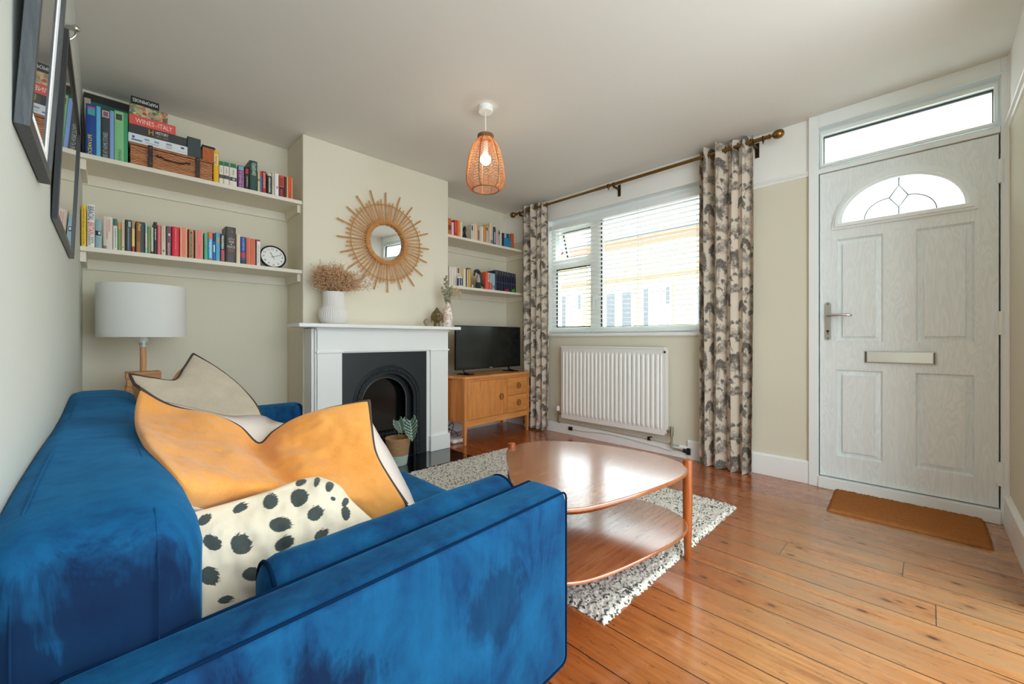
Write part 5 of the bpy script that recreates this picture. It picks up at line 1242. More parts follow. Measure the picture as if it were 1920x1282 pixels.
def frame(label, y0, y1, z0, z1, th, tilt, fw, fm, am, mount=0):
    t = thing('framed_picture', label, 'picture', (XL, (y0+y1)/2, z0))
    ta = math.tan(math.radians(tilt))
    def W(y, z, d): return Vector((XL+.0015+d+(z-z0)*ta, y, z))
    def plate_(outer, hole, d0, d1, m_, nm):
        p = MB(); n = len(outer); V = []
        for d in (d0, d1): V += [W(y, z, d) for y, z in outer]+([W(y, z, d) for y, z in hole] if hole else [])
        if hole:
            k = 8; F_ = []
            for i in range(4):
                j = (i+1) % 4; F_ += [(i, j, 4+j, 4+i), (k+i, k+4+i, k+4+j, k+j), (i, k+i, k+j, j), (4+i, 4+j, k+4+j, k+4+i)]
        else: F_ = [(0, 1, 2, 3), (4, 7, 6, 5)]+[(i, 4+i, 4+(i+1) % 4, (i+1) % 4) for i in range(4)]
        p.add(V, F_); return fixnorm(build(nm, p, m_, t, smooth=0, bevel=.0008 if hole and m_ is fm else 0))
    rect = lambda e: [(y0+e, z0+e), (y1-e, z0+e), (y1-e, z1-e), (y0+e, z1-e)]
    plate_(rect(0), rect(fw), 0, th, fm, 'frame'); 
    if mount: plate_(rect(fw*.9), rect(fw+mount), th*.45, th*.62, M_mat, 'mount')
    plate_(rect(fw*.9+mount*.9), None, th*.4, th*.55, am, 'glazed_print'); return t
frame('thick black wooden picture frame close to the camera, cut off at the top', .945, 1.275, 1.279, 1.80, .016, 3.2, .020, M_fblack, M_art1, .03)
frame('slim dark landscape picture frame hung beside the thick black one, nearer the shelves', 1.53, 2.262, 1.262, 1.745, .0115, 2.2, .014, M_fdark, M_art2)
hk = at(131, 60, X=XL+.012); p = MB(); hk.x = XL+.002
p.tube(catmull([hk+Vector((.0, 0, .025)), hk+Vector((.018, 0, .02)), hk+Vector((.024, 0, .0)), hk+Vector((.014, 0, -.02)), hk+Vector((.004, 0, -.03))], 6, False), .0035, 8); p.cyl(hk+Vector((-.0015, .0, .01)), hk+Vector((.022, -.01, .012)), .005, .009); p.ball(hk+Vector((.024, -.012, .013)), .011, 12, 8)
single('picture_hook', p, M_steel, 'small metal picture hook on the bare wall above the slim dark frame', 'hook')

# ------------------------------------------------------------------ alcove shelves
S1, S2 = 1.945, 1.452
def wall_shelf(label, x0, x1, z):
    t = thing('wall_shelf', label, 'shelf', ((x0+x1)/2, YB, z-.08))
    p = MB(); p.box(x0, x1, 3.132, YB, z-.025, z); build('board', p, M_shelf, t, smooth=0, bevel=.002)
    p = MB(); p.box(x0, x1, YB-.02, YB, z-.083, z-.025); build('back_batten', p, M_shelf, t, smooth=0)
    for a, b in ((x0, x0+.022), (x1-.022, x1)): p = MB(); p.box(a, b, 3.165, YB-.02, z-.078, z-.025); build('side_batten', p, M_shelf, t, smooth=0)
wall_shelf('upper cream shelf of the alcove by the picture frames, holding the wicker hamper', XL, XC0, S1); wall_shelf('lower cream shelf of the alcove by the picture frames, holding the clock', XL, XC0, S2)
wall_shelf('upper cream shelf of the alcove beside the curtain', XC1, XW, S1-.006); wall_shelf('lower cream shelf of the alcove beside the curtain, over the television', XC1, XW, S2+.014)

# ------------------------------------------------------------------ books
BM = {}
def bmat(col, rough=.45):
    k = (col, rough)
    if k not in BM: BM[k] = mat('book '+col, col, rough, var=.06, vs=14)
    return BM[k]
M_page = mat('book pages', '#e8dfcb', .9, var=.12, vs=8, stretch=(60, 1, 1))
YSP = 3.150
def book(x0, x1, ztop, zs, ysp, col, label, bands=(), depth=.125, name='book', group=None, title=None, dots=None, rad=.35, lean=0):
    """x0..x1 on the shelf, spine towards the room at ysp"""
    g = .0006; x0 += g; x1 -= g; w = x1-x0; zs += .0003
    t = thing(name, label, 'book', ((x0+x1)/2, ysp+depth/2, zs), group)
    c = min(.0022, w*.16); h = ztop-zs; p = MB()
    # rounded spine + two boards as one cover
    n = 6; sec = []
    for i in range(n+1):
        a = math.pi*i/n; sec.append(((x0+x1)/2-math.cos(a)*w/2, ysp+.006-math.sin(a)*min(.006, w*rad*.5)))
    o = [(x0, ysp+depth)]+sec+[(x1, ysp+depth)]; i_ = [(x1-c, ysp+depth), (x1-c, ysp+.008), (x0+c, ysp+.008), (x0+c, ysp+depth)]
    p.prism(o+i_, zs, ztop)
    cv = build('cover', p, bmat(col), t, smooth=30)
    q = MB(); q.box(x0+c, x1-c, ysp+.0082, ysp+depth-.004, zs+.001, ztop-.003); build('pages', q, M_page, t, smooth=0)
    def spine(mb, t0, t1, m0=0.0, m1=1.0, lift=.0005):
        s2 = []; 
        for i in range(9):
            f = m0+(m1-m0)*i/8; u = 1-2*f; a = math.sqrt(max(0, 1-u*u)); s2.append((x0+w*f, ysp+.006-a*min(.006, w*rad*.5)-lift))
        vs = [Vector((x, y, zs+h*tt)) for tt in (t0, t1) for x, y in s2]; mb.add(vs, [(i, i+1, 9+i+1, 9+i) for i in range(8)])
    for kb_, b in enumerate(bands):
        q = MB(); spine(q, b[0], b[1], *(b[3:5] if len(b) > 3 else (0.0, 1.0)), lift=.0004+.00025*kb_); build('spine_band', q, bmat(b[2]), cv, smooth=60)
    if dots:                # worn lettering too small to read: a broken line of marks
        t0, t1, dc, pos, wid = dots; q = MB(); rd = random.Random(int(x0*9999)); z = t0
        while z < t1:
            l = rd.uniform(.012, .035); spine(q, z, min(z+l, t1), pos-wid/2+rd.uniform(0, wid*.25), pos+wid/2-rd.uniform(0, wid*.25), .0016); z += l+rd.uniform(.008, .016)
        build('spine_marks', q, bmat(dc), cv, smooth=0)
    for tt in (title or ()):  # (text, t0, t1, f0, f1, colour, up/down/flat)
        s_, t0, t1, f0, f1, tc, dr = tt; q = MB(); yy = ysp-.0016
        if dr == 'up': q.text(s_, (x0+w*f1, yy, zs+h*t0), Z, -X, h*(t1-t0), w*(f1-f0))
        elif dr == 'down': q.text(s_, (x0+w*f0, yy, zs+h*t1), -Z, X, h*(t1-t0), w*(f1-f0))
        elif dr == 'flat': q.text(s_, (x0+w*f0, yy, zs+h*t0), X, Z, w*(f1-f0), h*(t1-t0))
        build('title', q, bmat(tc), cv, smooth=0)
    return t
def shelfbook(a, b, yt, zs, col, label, ysp=YSP, **k):
    x0 = at(a, 400, Y=YSP).x; x1 = at(b, 400, Y=YSP).x; zt = at((a+b)/2, yt, Y=ysp).z
    return book(x0, x1, max(zt, zs+.05), zs, ysp, col, label, **k)
G1 = 'books on the upper shelf by the frames'; G2 = 'books on the lower shelf by the frames'; G3 = 'books on the upper shelf by the curtain'; G4 = 'books on the lower shelf by the curtain'
NVY, WHT = '#1c2a55', '#eeeae2'
# three tall two-tone volumes, and what lies behind them
def big(a, b, m_, yt, c1, c2, label, extra=(), img=None, tts=()):
    x0 = at(a, 300, Y=YSP).x; x1 = at(b, 300, Y=YSP).x; xm = at(m_, 300, Y=YSP).x; zt = at((a+b)/2, yt, Y=YSP).z; f = (xm-x0)/(x1-x0)
    return book(x0, x1, zt, S1, YSP, c1, label, bands=[(0, 1, c2, f, 1.0)]+list(extra), depth=.22, group=G1, title=tts, rad=.1)
ALCO = 'tall dark blue volume with a light blue edge, at the wall end of the upper shelf'
big(160.5, 189, 181, 196, '#15458f', '#5fb2d8', 'tall deep blue volume with yellow lettering and a pale blue stripe beside the bare wall', [(.93, .955, '#d8447e', .10, .62), (.79, .925, '#4aa3a4', .12, .62)], tts=[('OCEAN LIFE', .0, .40, .14, .40, '#f2e13a', 'up')])
big(189.3, 214, 206.5, 205, '#3b4043', '#7f9fd8', 'tall charcoal volume with a pale violet stripe between the blue and green ones', [(.83, .965, '#c9b4b4', .08, .62), (.85, .945, '#8d5a68', .16, .54)], tts=[('LIFE AT HOME STORIES', .0, .52, .16, .50, '#b9bcb8', 'up')])
big(214.3, 240, 232, 209, '#85c687', '#3b9a68', 'tall light green volume with a darker green stripe beside the wicker hamper', [(.80, .965, '#a9c58f', .07, .62), (.82, .94, '#3f4a3c', .11, .57)], tts=[('THE WORLD', .0, .24, .28, .5, '#4d6b4a', 'up')])
x0, x1 = at(157, 200, Y=3.40).x, at(243, 250, Y=3.40).x
p = MB(); p.box(XL+.015, .20, 3.385, 3.43, S1+.0004, at(200, 198, Y=3.385).z); single('teal_box', p, mat('teal card', '#2f6f63', .6), 'flat teal box standing behind the three tall volumes', 'box', smooth=0, bevel=.002)
p = MB(); za = at(200, 190, Y=3.30).z
zz0 = at(200, 200, Y=3.20).z
p = MB(); p.box(XL+.004, at(240, 200, Y=3.24).x, 3.24, 3.40, S1+.0004+.30, S1+.30); 
# black board leaning flat along the wall top behind the volumes
zt_ = at(197, 183, Y=3.432).z; zb_ = at(197, 203, Y=3.432).z
p = MB(); p.box(XL+.006, at(243, 200, Y=3.432).x, 3.432, YB-.002, S1+.0004, zt_); bf = single('black_folio', p, mat('black card', '#2c2b29', .6, var=.1), 'wide black folio standing against the wall behind the three tall volumes', 'folder', smooth=0, bevel=.003)
p = MB(); p.box(at(158, 190, Y=3.375).x, at(170, 190, Y=3.375).x, 3.375, 3.382, S1+.0004, at(165, 184, Y=3.375).z); single('cream_card', p, mat('cream card', '#c9b79b', .7), 'slip of cream card sticking up behind the deep blue volume', 'card', smooth=0)
# hamper
def hx(px): return at(px, 290, Y=3.145).x
hz0 = S1+.0004; hX0, hX1 = hx(243), hx(400); hzt = at(320, 284, Y=3.145).z
M_wicker = basketmat('hamper wicker', '#7a4324', '#dc9a6c', 34); M_lea = mat('dark brown leather', '#2d1d17', .45, var=.2, vs=30)
hm = thing('wicker_hamper', 'brown wicker picnic hamper with dark leather straps on the upper shelf', 'hamper', ((hX0+hX1)/2, 3.28, hz0))
p = MB(); nU = 150; nV = 20
def hf(u, v):
    per = 2*(hX1-hX0+.22); s = u*per; W_, D_ = hX1-hX0-.008, .22
    if s < W_: x, y, nx, ny = hX0+.004+s, 3.150, 0, -1
    elif s < W_+D_: x, y, nx, ny = hX0+.004+W_, 3.150+s-W_, 1, 0
    elif s < 2*W_+D_: x, y, nx, ny = hX0+.004+W_-(s-W_-D_), 3.150+D_, 0, 1
    else: x, y, nx, ny = hX0+.004, 3.150+D_-min(s-2*W_-D_, D_), -1, 0
    j = round(v*nV); k = .0030*math.sin(s*math.pi/.022+math.pi*(j//2))*(1 if j % 2 else .2)+(.0016 if j % 2 else -.0016)
    return Vector((x+nx*k, y+ny*k, hz0+(hzt-.012-hz0)*v))
p.grid(hf, nU*2, nV); p.box(hX0+.012, hX1-.012, 3.156, 3.364, hz0, hzt-.014); build('basket_side', p, M_wicker, hm, smooth=180)
p = MB(); p.rbox(hX0-.001, hX1+.001, 3.1385, 3.375, hzt-.013, hzt, .006, 6)
for i in range(70): x = hX0+(hX1-hX0)*i/69; p.tube([(x, 3.143, hzt-.0135), (x+.003, 3.1365, hzt-.007), (x+.006, 3.143, hzt+.0005)], .002, 5)
build('basket_lid', p, M_wicker, hm, smooth=60)
for px in (282, 370.5):
    x = hx(px); p = MB(); p.box(x-.010, x+.010, 3.131, 3.137, hz0+.004, hzt+.001); p.box(x-.010, x+.010, 3.131, 3.20, hzt+.0002, hzt+.0022); s_ = build('strap', p, M_lea, hm, smooth=0, bevel=.001)
    p = MB(); zc = hz0+(hzt-hz0)*.62; p.tube([(x-.013, 3.129, zc-.012), (x+.013, 3.129, zc-.012), (x+.013, 3.129, zc+.012), (x-.013, 3.129, zc+.012)], .0015, 6, closed=True); build('buckle', p, M_chrome, s_)
    for zz in (hz0+.022, hzt-.014): p = MB(); p.ball((x, 3.130, zz), .003, 8, 6); build('rivet', p, M_chrome, s_)
p = MB(); xa, xb = hx(298), hx(352); zc = hz0+(hzt-hz0)*.60
p.tube(catmull([(xa-.006, 3.136, zc), (xa+.004, 3.128, zc-.001), (xa+.03, 3.124, zc-.014), ((xa+xb)/2, 3.123, zc-.017), (xb-.03, 3.124, zc-.014), (xb-.004, 3.128, zc-.001), (xb+.006, 3.136, zc)], 6, False), [.008]*4+[.005]*4+[.0042]*21+[.005]*4+[.008]*4, 8); hdl = build('carry_handle', p, M_lea, hm)
for xx in (xa, xb): p = MB(); p.ball((xx, 3.121, zc), .004, 8, 6); build('rivet', p, M_chrome, hdl)
# boxes piled on the hamper
HT = hzt+.0026
def flatbox(a, b, z0, z1, col, label, cat, name, tts=(), y=3.150, d=.21, bands=()):
    x0, x1 = at(a, 250, Y=y).x, at(b, 250, Y=y).x; t = thing(name, label, cat, ((x0+x1)/2, y+d/2, z0))
    p = MB(); p.box(x0, x1, y, y+d, z0+.0004, z1-.0004); bx = build('box_body', p, bmat(col) if isinstance(col, str) else col, t, smooth=0, bevel=.001)
    for (u0, u1, v0, v1, c) in bands:
        q = MB(); q.box(x0+(x1-x0)*u0, x0+(x1-x0)*u1, y-.0006, y, z0+(z1-z0)*v0, z0+(z1-z0)*v1); build('printed_mark', q, bmat(c), bx, smooth=0)
    for s_, u0, u1, v0, v1, c, flip in tts:
        q = MB(); w = (x1-x0); h = z1-z0
        if flip: q.text(s_, (x0+w*u1, y-.0012, z0+h*v1), -X, -Z, w*(u1-u0), h*(v1-v0))
        else: q.text(s_, (x0+w*u0, y-.0012, z0+h*v0), X, Z, w*(u1-u0), h*(v1-v0))
        build('lettering', q, bmat(c), bx, smooth=0)
    return t
zl = [at(242, yy, Y=3.15).z for yy in (266.5, 247, 230, 212, 191.5, 177)]; zl[0] = HT
flatbox(240.5, 351.5, zl[0], zl[1], '#dfe4ea', 'white printed game box directly on the hamper lid under the black box', 'box', 'game_box', bands=[(.06, .10, .5, .75, '#3c5a9c'), (.05, .22, .25, .4, '#4f6ca8'), (.26, .34, .5, .7, '#8aa0b4'), (.27, .5, .25, .33, '#9fb0bf'), (.42, .50, .5, .68, '#7f98ae'), (.62, .72, .62, .78, '#7d8b98'), (.62, .72, .25, .34, '#c9a0a0'), (.62, .73, .42, .5, '#a3afb8'), (.88, .94, .6, .8, '#454a50'), (.82, .96, .25, .3, '#b0b6bb')])
flatbox(240.8, 350, zl[1], zl[2], '#393b3c', 'black game box with a gold letter emblem between the white box and the red book', 'box', 'game_box', tts=[('H', .33, .41, .22, .88, '#d39c3c', 0), ('HISTORY', .45, .67, .50, .84, '#f1efe8', 0), ('TRIVIA GAME', .45, .67, .18, .34, '#b99a6a', 0)])
flatbox(242, 329.5, zl[2], zl[3], '#e2594d', 'coral red book on Italian wine lying in the pile on the hamper', 'book', 'wine_book', tts=[('WINES', .13, .52, .25, .72, '#fbe6dc', 0), ('of', .53, .60, .28, .55, '#f0b66a', 0), ('ITALY', .615, .92, .25, .72, '#fbe6dc', 0)], d=.2)
def comicmat():
    m, nt, b = newmat('crowded picture print'); co = objco(nt); v = node(nt, 'ShaderNodeTexVoronoi', i_Scale=70); link(nt, co, v.inputs['Vector']); s = node(nt, 'ShaderNodeSeparateColor'); link(nt, v.outputs['Color'], s.inputs[0])
    c = ramp(nt, s.outputs[0], [(0, lin('#3f6f73')), (.2, lin('#c9b48c')), (.4, lin('#7d4a3c')), (.5, lin('#d9c9a0')), (.66, lin('#c8452f')), (.74, lin('#5a5a4a')), (.85, lin('#6fae3c')), (1, lin('#e4d8c0'))]); link(nt, c, b.inputs['Base Color']); b.inputs['Roughness'].default_value = .4; return m
flatbox(243, 314.5, zl[3], zl[4], comicmat(), 'colourful illustrated box lying on the red wine book', 'box', 'puzzle_box', d=.19)
flatbox(245.5, 298.5, zl[4], zl[5], '#15171f', 'small black box lying upside down on top of the hamper pile', 'box', 'game_box', tts=[('MAPOMINOES', .06, .94, .30, .74, '#f0efec', 1)], d=.15)
x0 = at(351.5, 280, Y=3.15).x; x1 = at(376.5, 280, Y=3.15).x; p = MB(); p.box(x0, x1, 3.152, 3.21, HT, at(364, 258, Y=3.15).z); single('slate_box', p, mat('speckled slate card', '#3e4a4b', .6, var=.3, vs=200), 'speckled slate-grey box standing at the end of the hamper lid', 'box', smooth=0, bevel=.001)
wt = thing('wooden_box', 'small reddish wooden box with a black lid standing on the hamper', 'box', ((at(380, 280, Y=3.15).x+at(402, 280, Y=3.15).x)/2, 3.2, HT))
x0, x1 = at(380, 280, Y=3.15).x, at(401.5, 280, Y=3.15).x; z1 = at(390, 277, Y=3.15).z
p = MB(); p.box(x0, x1, 3.152, 3.24, HT, z1); build('box_body', p, wood('red wood box', '#9a4a20', '#c8682f', .4, 'Z', 2), wt, smooth=0, bevel=.001)
p = MB(); p.box(x0-.003, x1+.003, 3.149, 3.243, z1+.0002, z1+.012); build('box_lid', p, M_black, wt, smooth=0, bevel=.001)
p = MB(); p.box(x0+.004, x1+.012, 3.16, 3.23, z1+.0125, z1+.022); single('cream_booklet', p, mat('booklet paper', '#e9e2d0', .8), 'cream booklet lying on the black lid of the small wooden box', 'booklet', smooth=0)
# upper shelf, after the hamper
U1 = [(400.3, 410.6, 283, '#efbb1c', 'yellow book with a pale panel right after the hamper', [(.55, .90, '#f6e2a0', .15, .9)], (.58, .86, '#c9a24a', .5, .5)),
 (411, 419.2, 302, '#ece3d6', 'slim white book with a green cap next to the yellow book', [(.82, 1, '#1f7a55'), (.26, .42, '#4f5a58')], (.5, .75, '#9a9488', .5, .2)),
 (419.5, 430, 304, '#ece3d6', 'white book with a green cap, middle one of the matching three', [(.82, 1, '#1f7a55'), (.26, .42, '#4a5557')], (.5, .75, '#8d877c', .5, .2)),
 (430.3, 444.8, 307, '#ece3d6', 'widest of the three white books with green caps, touching the purple one', [(.82, 1, '#1f7a55'), (.24, .40, '#43525a'), (.27, .36, '#aebcc0', .4, .7)], (.5, .75, '#8d877c', .5, .2)),
 (446.5, 458.4, 310.5, '#8a4a82', 'purple book with a light blue oval at its head', [(.80, .97, '#7fb3bf', .08, .88)], None),
 (458.7, 467.6, 313, '#24201f', 'black book with a red square near the top beside the tall dark green one', [(.70, .92, '#b83a2c', .2, .85), (.10, .62, '#6a625c', .4, .6)], (.15, .58, '#b0a89c', .55, .3)),
 (468, 483, 301.5, '#2f5148', 'tall thick dark green book rising above its neighbours on the upper shelf', [], (.52, .93, '#9fb5a6', .5, .7)),
 (483.4, 488, 321.5, '#d8c9a4', 'thin sand-coloured book beside the tall dark green one', [(.55, .64, '#8a8a5c')], None),
 (488.2, 491.4, 320.5, '#4f86b8', 'very thin blue book with an orange head', [(.74, 1, '#e2552c')], None),
 (491.6, 499.8, 321, '#a8434a', 'dusty red book with pale lettering on the upper shelf', [(.03, .22, '#b32438')], (.24, .92, '#e0b0a8', .5, .5)),
 (501, 509.8, 325.5, '#22352f', 'dark bottle-green book with white lettering on the upper shelf', [(.90, 1, '#dcdccb')], (.1, .82, '#d8dcd4', .5, .5)),
 (510, 515, 323.5, '#d9c8b4', 'slim beige book beside the plain white one', [], (.3, .85, '#b07a70', .5, .2)),
 (515.3, 523, 325, '#eceff0', 'plain white book with one small grey mark', [(.34, .44, '#8f979a', .4, .8)], None),
 (523.5, 533.5, 329, '#d9503c', 'red and black book with red lettering near the far end of the upper shelf', [(0, .46, '#1f2623'), (.52, .90, '#a3402f', .12, .8)], (.05, .36, '#c8404c', .45, .7)),
 (533.7, 537.4, 331, '#4a2a2a', 'thin dark maroon book between the red and the orange ones', [], None),
 (537.8, 549, 332, '#f0c8a0', 'orange-spined book with cream edges, last on the upper shelf', [(0, 1, '#e0501f', .18, .84)], (.05, .3, '#7a2a10', .52, .12))]
for a, b, yt, c, lb, bd, dt in U1:
    shelfbook(a, b, yt, S1, c, lb, bands=bd, dots=dt, group=G1, depth=.11 if a > 483 else .14, title=[('TALES FROM', .04, .78, .55, .9, '#c9a0c0', 'down'), ('TIMES', .04, .78, .15, .48, '#d8b8d0', 'down')] if c == '#8a4a82' else None)
U2 = [(152.3, 161.8, 384, '#ecc31a', 'yellow paperback at the wall end of the lower shelf', [], (.05, .92, '#9a7a20', .5, .3)),
 (163, 177.8, 383, '#eceae4', 'white paperback lettered in navy and red beside the yellow one', [], None),
 (178.5, 191.5, 411, '#8fadb5', 'pale blue-grey book with a dark round motif', [(.44, .60, '#23283a', .0, .85), (.48, .57, '#cfd8de', .45, .75)], None),
 (193, 211.4, 406, '#ddccbf', 'thick pale pink book with faded red lettering', [(.55, .92, '#d9a293', .55, .75), (.0, .10, '#8f7a86', .0, .35)], (.3, .9, '#b98a86', .42, .12)),
 (211.7, 220.4, 410, '#dcdcd4', 'white book with a dark teal cap', [(.78, 1, '#2f6f66')], (.08, .7, '#8a96a8', .6, .35)),
 (220.6, 227.3, 416, '#7d9a4e', 'olive green book with a tan cap', [(.74, 1, '#c99458')], None),
 (227.5, 234, 411, '#d9c5a4', 'narrow cream book before the charcoal one', [(.10, .14, '#a07a5a', .3, .7)], (.35, .92, '#9a8468', .5, .2)),
 (234.2, 246.8, 412, '#31393c', 'charcoal book with pale lettering on the lower shelf', [(.78, .95, '#9fb0b0', .5, .9)], (.05, .75, '#8a8fa0', .5, .3)),
 (247, 253, 413, '#f3cd7c', 'thin book banded brown, yellow and red', [(.74, 1, '#b09468'), (.0, .18, '#b5343f')], None),
 (254, 272, 415.5, '#2f3636', 'thick black and brown book with gold lettering', [(0, 1, '#9a6230', .08, .5), (.0, .35, '#a87840', .12, .45)], None),
 (272.3, 276.6, 418.5, '#a8cbcf', 'thin pale aqua book with a white middle', [(.2, .68, '#dcd8d0')], None),
 (276.8, 282.8, 424, '#7f9650', 'small moss green book', [], (.1, .9, '#a9b878', .5, .15)),
 (283, 288, 426, '#c9cab8', 'narrow light grey book with a dark foot', [(0, .10, '#3a3a44')], None),
 (288.2, 294.8, 416, '#16242b', 'taller blue-black book with tiny white marks', [], (.45, .78, '#c8d0d4', .5, .5)),
 (295, 301.8, 421.5, '#e8636a', 'soft pink-red book beside the blue-black one', [], (.2, .9, '#f59a98', .5, .12)),
 (302.2, 311, 423, '#dccbb4', 'cream paperback with a brown dot at its foot', [(.12, .19, '#8a6a50', .35, .7)], (.5, .96, '#b8a07c', .5, .15)),
 (311.3, 321.6, 424, '#6d4f58', 'mauve-brown paperback with pale blocks', [(.68, .76, '#d8c2c8', .4, .8)], (.03, .45, '#cdb4bc', .5, .45)),
 (322, 336.3, 425, '#e5263c', 'bright red thick paperback on the lower shelf', [], (.25, .95, '#f59aa4', .5, .10)),
 (337.5, 351.5, 426.5, '#f3cfae', 'salmon paperback with cream edges beside the bright red one', [(0, 1, '#f48866', .22, .86)], (.1, .9, '#d96a50', .55, .1)),
 (352.6, 365, 430, '#c98a58', 'tan and black patterned paperback between two salmon pink ones', [(0, 1, '#33261f', 0, .14), (0, 1, '#33261f', .86, 1), (.05, .92, '#4a4434', .35, .62)], (.1, .85, '#c8c0a0', .48, .14)),
 (366.2, 381, 432, '#f3c4b0', 'rose pink paperback with pale edges beside the mint one', [(0, 1, '#f28078', .15, .88)], (.08, .5, '#c85a5a', .5, .10)),
 (383, 390.2, 436.5, '#55b48c', 'mint green paperback beside the sky blue one', [(.55, .95, '#7fa88a', .3, .8)], None),
 (390.5, 399.2, 434.5, '#45b2e4', 'sky blue paperback with an orange cap and white lettering', [(.76, 1, '#f07a50'), (0, .05, '#c85a40')], (.1, .74, '#d5ecf5', .5, .6)),
 (399.4, 404.2, 437, '#2b6fae', 'narrow darker blue paperback with a white block', [(.7, 1, '#123a5c'), (.32, .58, '#dfe8ec', .2, .8)], None),
 (404.4, 413, 436, '#57abd2', 'light blue paperback with a tan patch', [(.66, .84, '#c9a05c', .3, .9)], None),
 (413.4, 422.6, 438.5, '#3a3d3c', 'dark grey paperback with white title and red foot', [(.04, .42, '#c8485a', .15, .8)], (.46, .95, '#d8d8d2', .45, .55)),
 (423, 442.8, 425.5, '#4d4846', 'thick tall brown-grey novel towering beside the dark grey paperback', [(.84, .90, '#a3505a', .55, .7), (.30, .40, '#7a4a48', .2, .85)], None),
 (443.3, 451, 439, '#ecd9b8', 'cream paperback beside the thick brown-grey novel', [], (.1, .9, '#cfb78c', .4, .12)),
 (451.3, 461.5, 444, '#2b4f9a', 'blue paperback with a red band and dark foot', [(.24, .42, '#c8362f'), (0, .14, '#2a3640')], (.5, .95, '#7f9ad8', .5, .5)),
 (462, 469.8, 445.5, '#f0bfa0', 'first of the twin orange paperbacks near the clock', [(0, 1, '#e9603a', .1, .84)], None),
 (470.3, 478.8, 447.5, '#f0bfa0', 'second of the twin orange paperbacks, next to the maroon one', [(0, 1, '#e65a34', .1, .84)], None),
 (479, 481.5, 448.5, '#5a1c2c', 'very thin maroon book by the clock', [], None),
 (481.7, 488.6, 449, '#f1ece8', 'white paperback with a crimson cap touching the clock', [(.93, 1, '#c81e3c')], (.1, .8, '#6a6a78', .5, .2))]
for a, b, yt, c, lb, bd, dt in U2:
    tt = None
    if 'navy and red' in lb: tt = [('BIRACIAL', .62, .95, .1, .9, '#2a3a78', 'down'), ('BRITAIN', .29, .58, .1, .9, '#d2323e', 'down'), ('REMI', .10, .24, .55, .85, '#1c1c22', 'down'), ('ADEKOYA', .05, .27, .15, .45, '#1c1c22', 'down')]
    if 'thick tall brown' in lb: tt = [('LEO', .68, .71, .35, .62, '#b8b0a8', 'flat'), ('TOLSTOY', .63, .67, .2, .85, '#c8c0b8', 'flat'), ('WAR', .55, .61, .3, .8, '#dcd6ce', 'flat'), ('&', .49, .53, .45, .62, '#dcd6ce', 'flat'), ('PEACE', .41, .47, .15, .9, '#dcd6ce', 'flat')]
    if 'gold lettering' in lb: tt = [('Noir', .68, .92, .25, .6, '#e8d890', 'down')]
    shelfbook(a, b, yt, S2, c, lb, bands=bd, dots=dt, group=G2, title=tt, depth=.125)
p = MB(); x0 = at(178.3, 400, Y=3.19).x; p.box(x0, x0+.008, 3.165, 3.30, S2+.0004, S2+.0008)
# clock leaning at the end of the lower shelf
ccx = at(513, 478, Y=3.19).x; cr_ = .083; tl = math.radians(14)
ck = thing('wall_clock', 'round black-rimmed clock with a white dial leaning at the end of the lower shelf', 'clock', (ccx, 3.2, S2))
AXC = Vector((0, -math.cos(tl), math.sin(tl))); UPc = Vector((0, math.sin(tl), math.cos(tl))); CCo = Vector((ccx, 3.185, S2))+UPc*(cr_+.0005)
def cpt(x, y, d=0): return CCo+X*x+UPc*y+AXC*d
p = MB(); p.lathe([(.0005, -.020), (cr_-.006, -.020), (cr_, -.014), (cr_, .004), (cr_-.003, .007), (cr_-.008, .007), (cr_-.011, .002), (.0005, .001)], CCo, 64, axis=AXC); build('clock_case', p, mat('clock rim black', '#17181a', .25), ck, smooth=40)
p = MB(); p.lathe([(.0005, .0016), (cr_-.0105, .0022)], CCo, 64, axis=AXC); build('dial', p, mat('clock dial', '#efefec', .5, var=.01), ck, smooth=0)
M_num = mat('clock numerals', '#26282c', .5); p = MB()
for k in range(1, 13):
    a = math.radians(90-30*k); s_ = str(k); w = .0105 if k < 10 else .015; r = .058; p.text(s_, cpt(r*math.cos(a)-w/2, r*math.sin(a)-.0065, .0030), X, UPc, w if k != 1 else .005, .013, .0)
build('numerals', p, M_num, ck, smooth=0)
p = MB()
for ang, L, wd, bk in ((118, .036, .0016, .012), (20, .051, .0012, .014)):
    a = math.radians(ang); d = Vector((math.cos(a), math.sin(a))); p.tube([cpt(-d[0]*bk, -d[1]*bk, .004), cpt(d[0]*L, d[1]*L, .004)], wd, 6)
p.tube([cpt(.0, .0, .005), cpt(.008, -.022, .005)], .0007, 5); p.ball(cpt(0, 0, .004), .0028, 10, 6); build('clock_hands', p, M_num, ck)
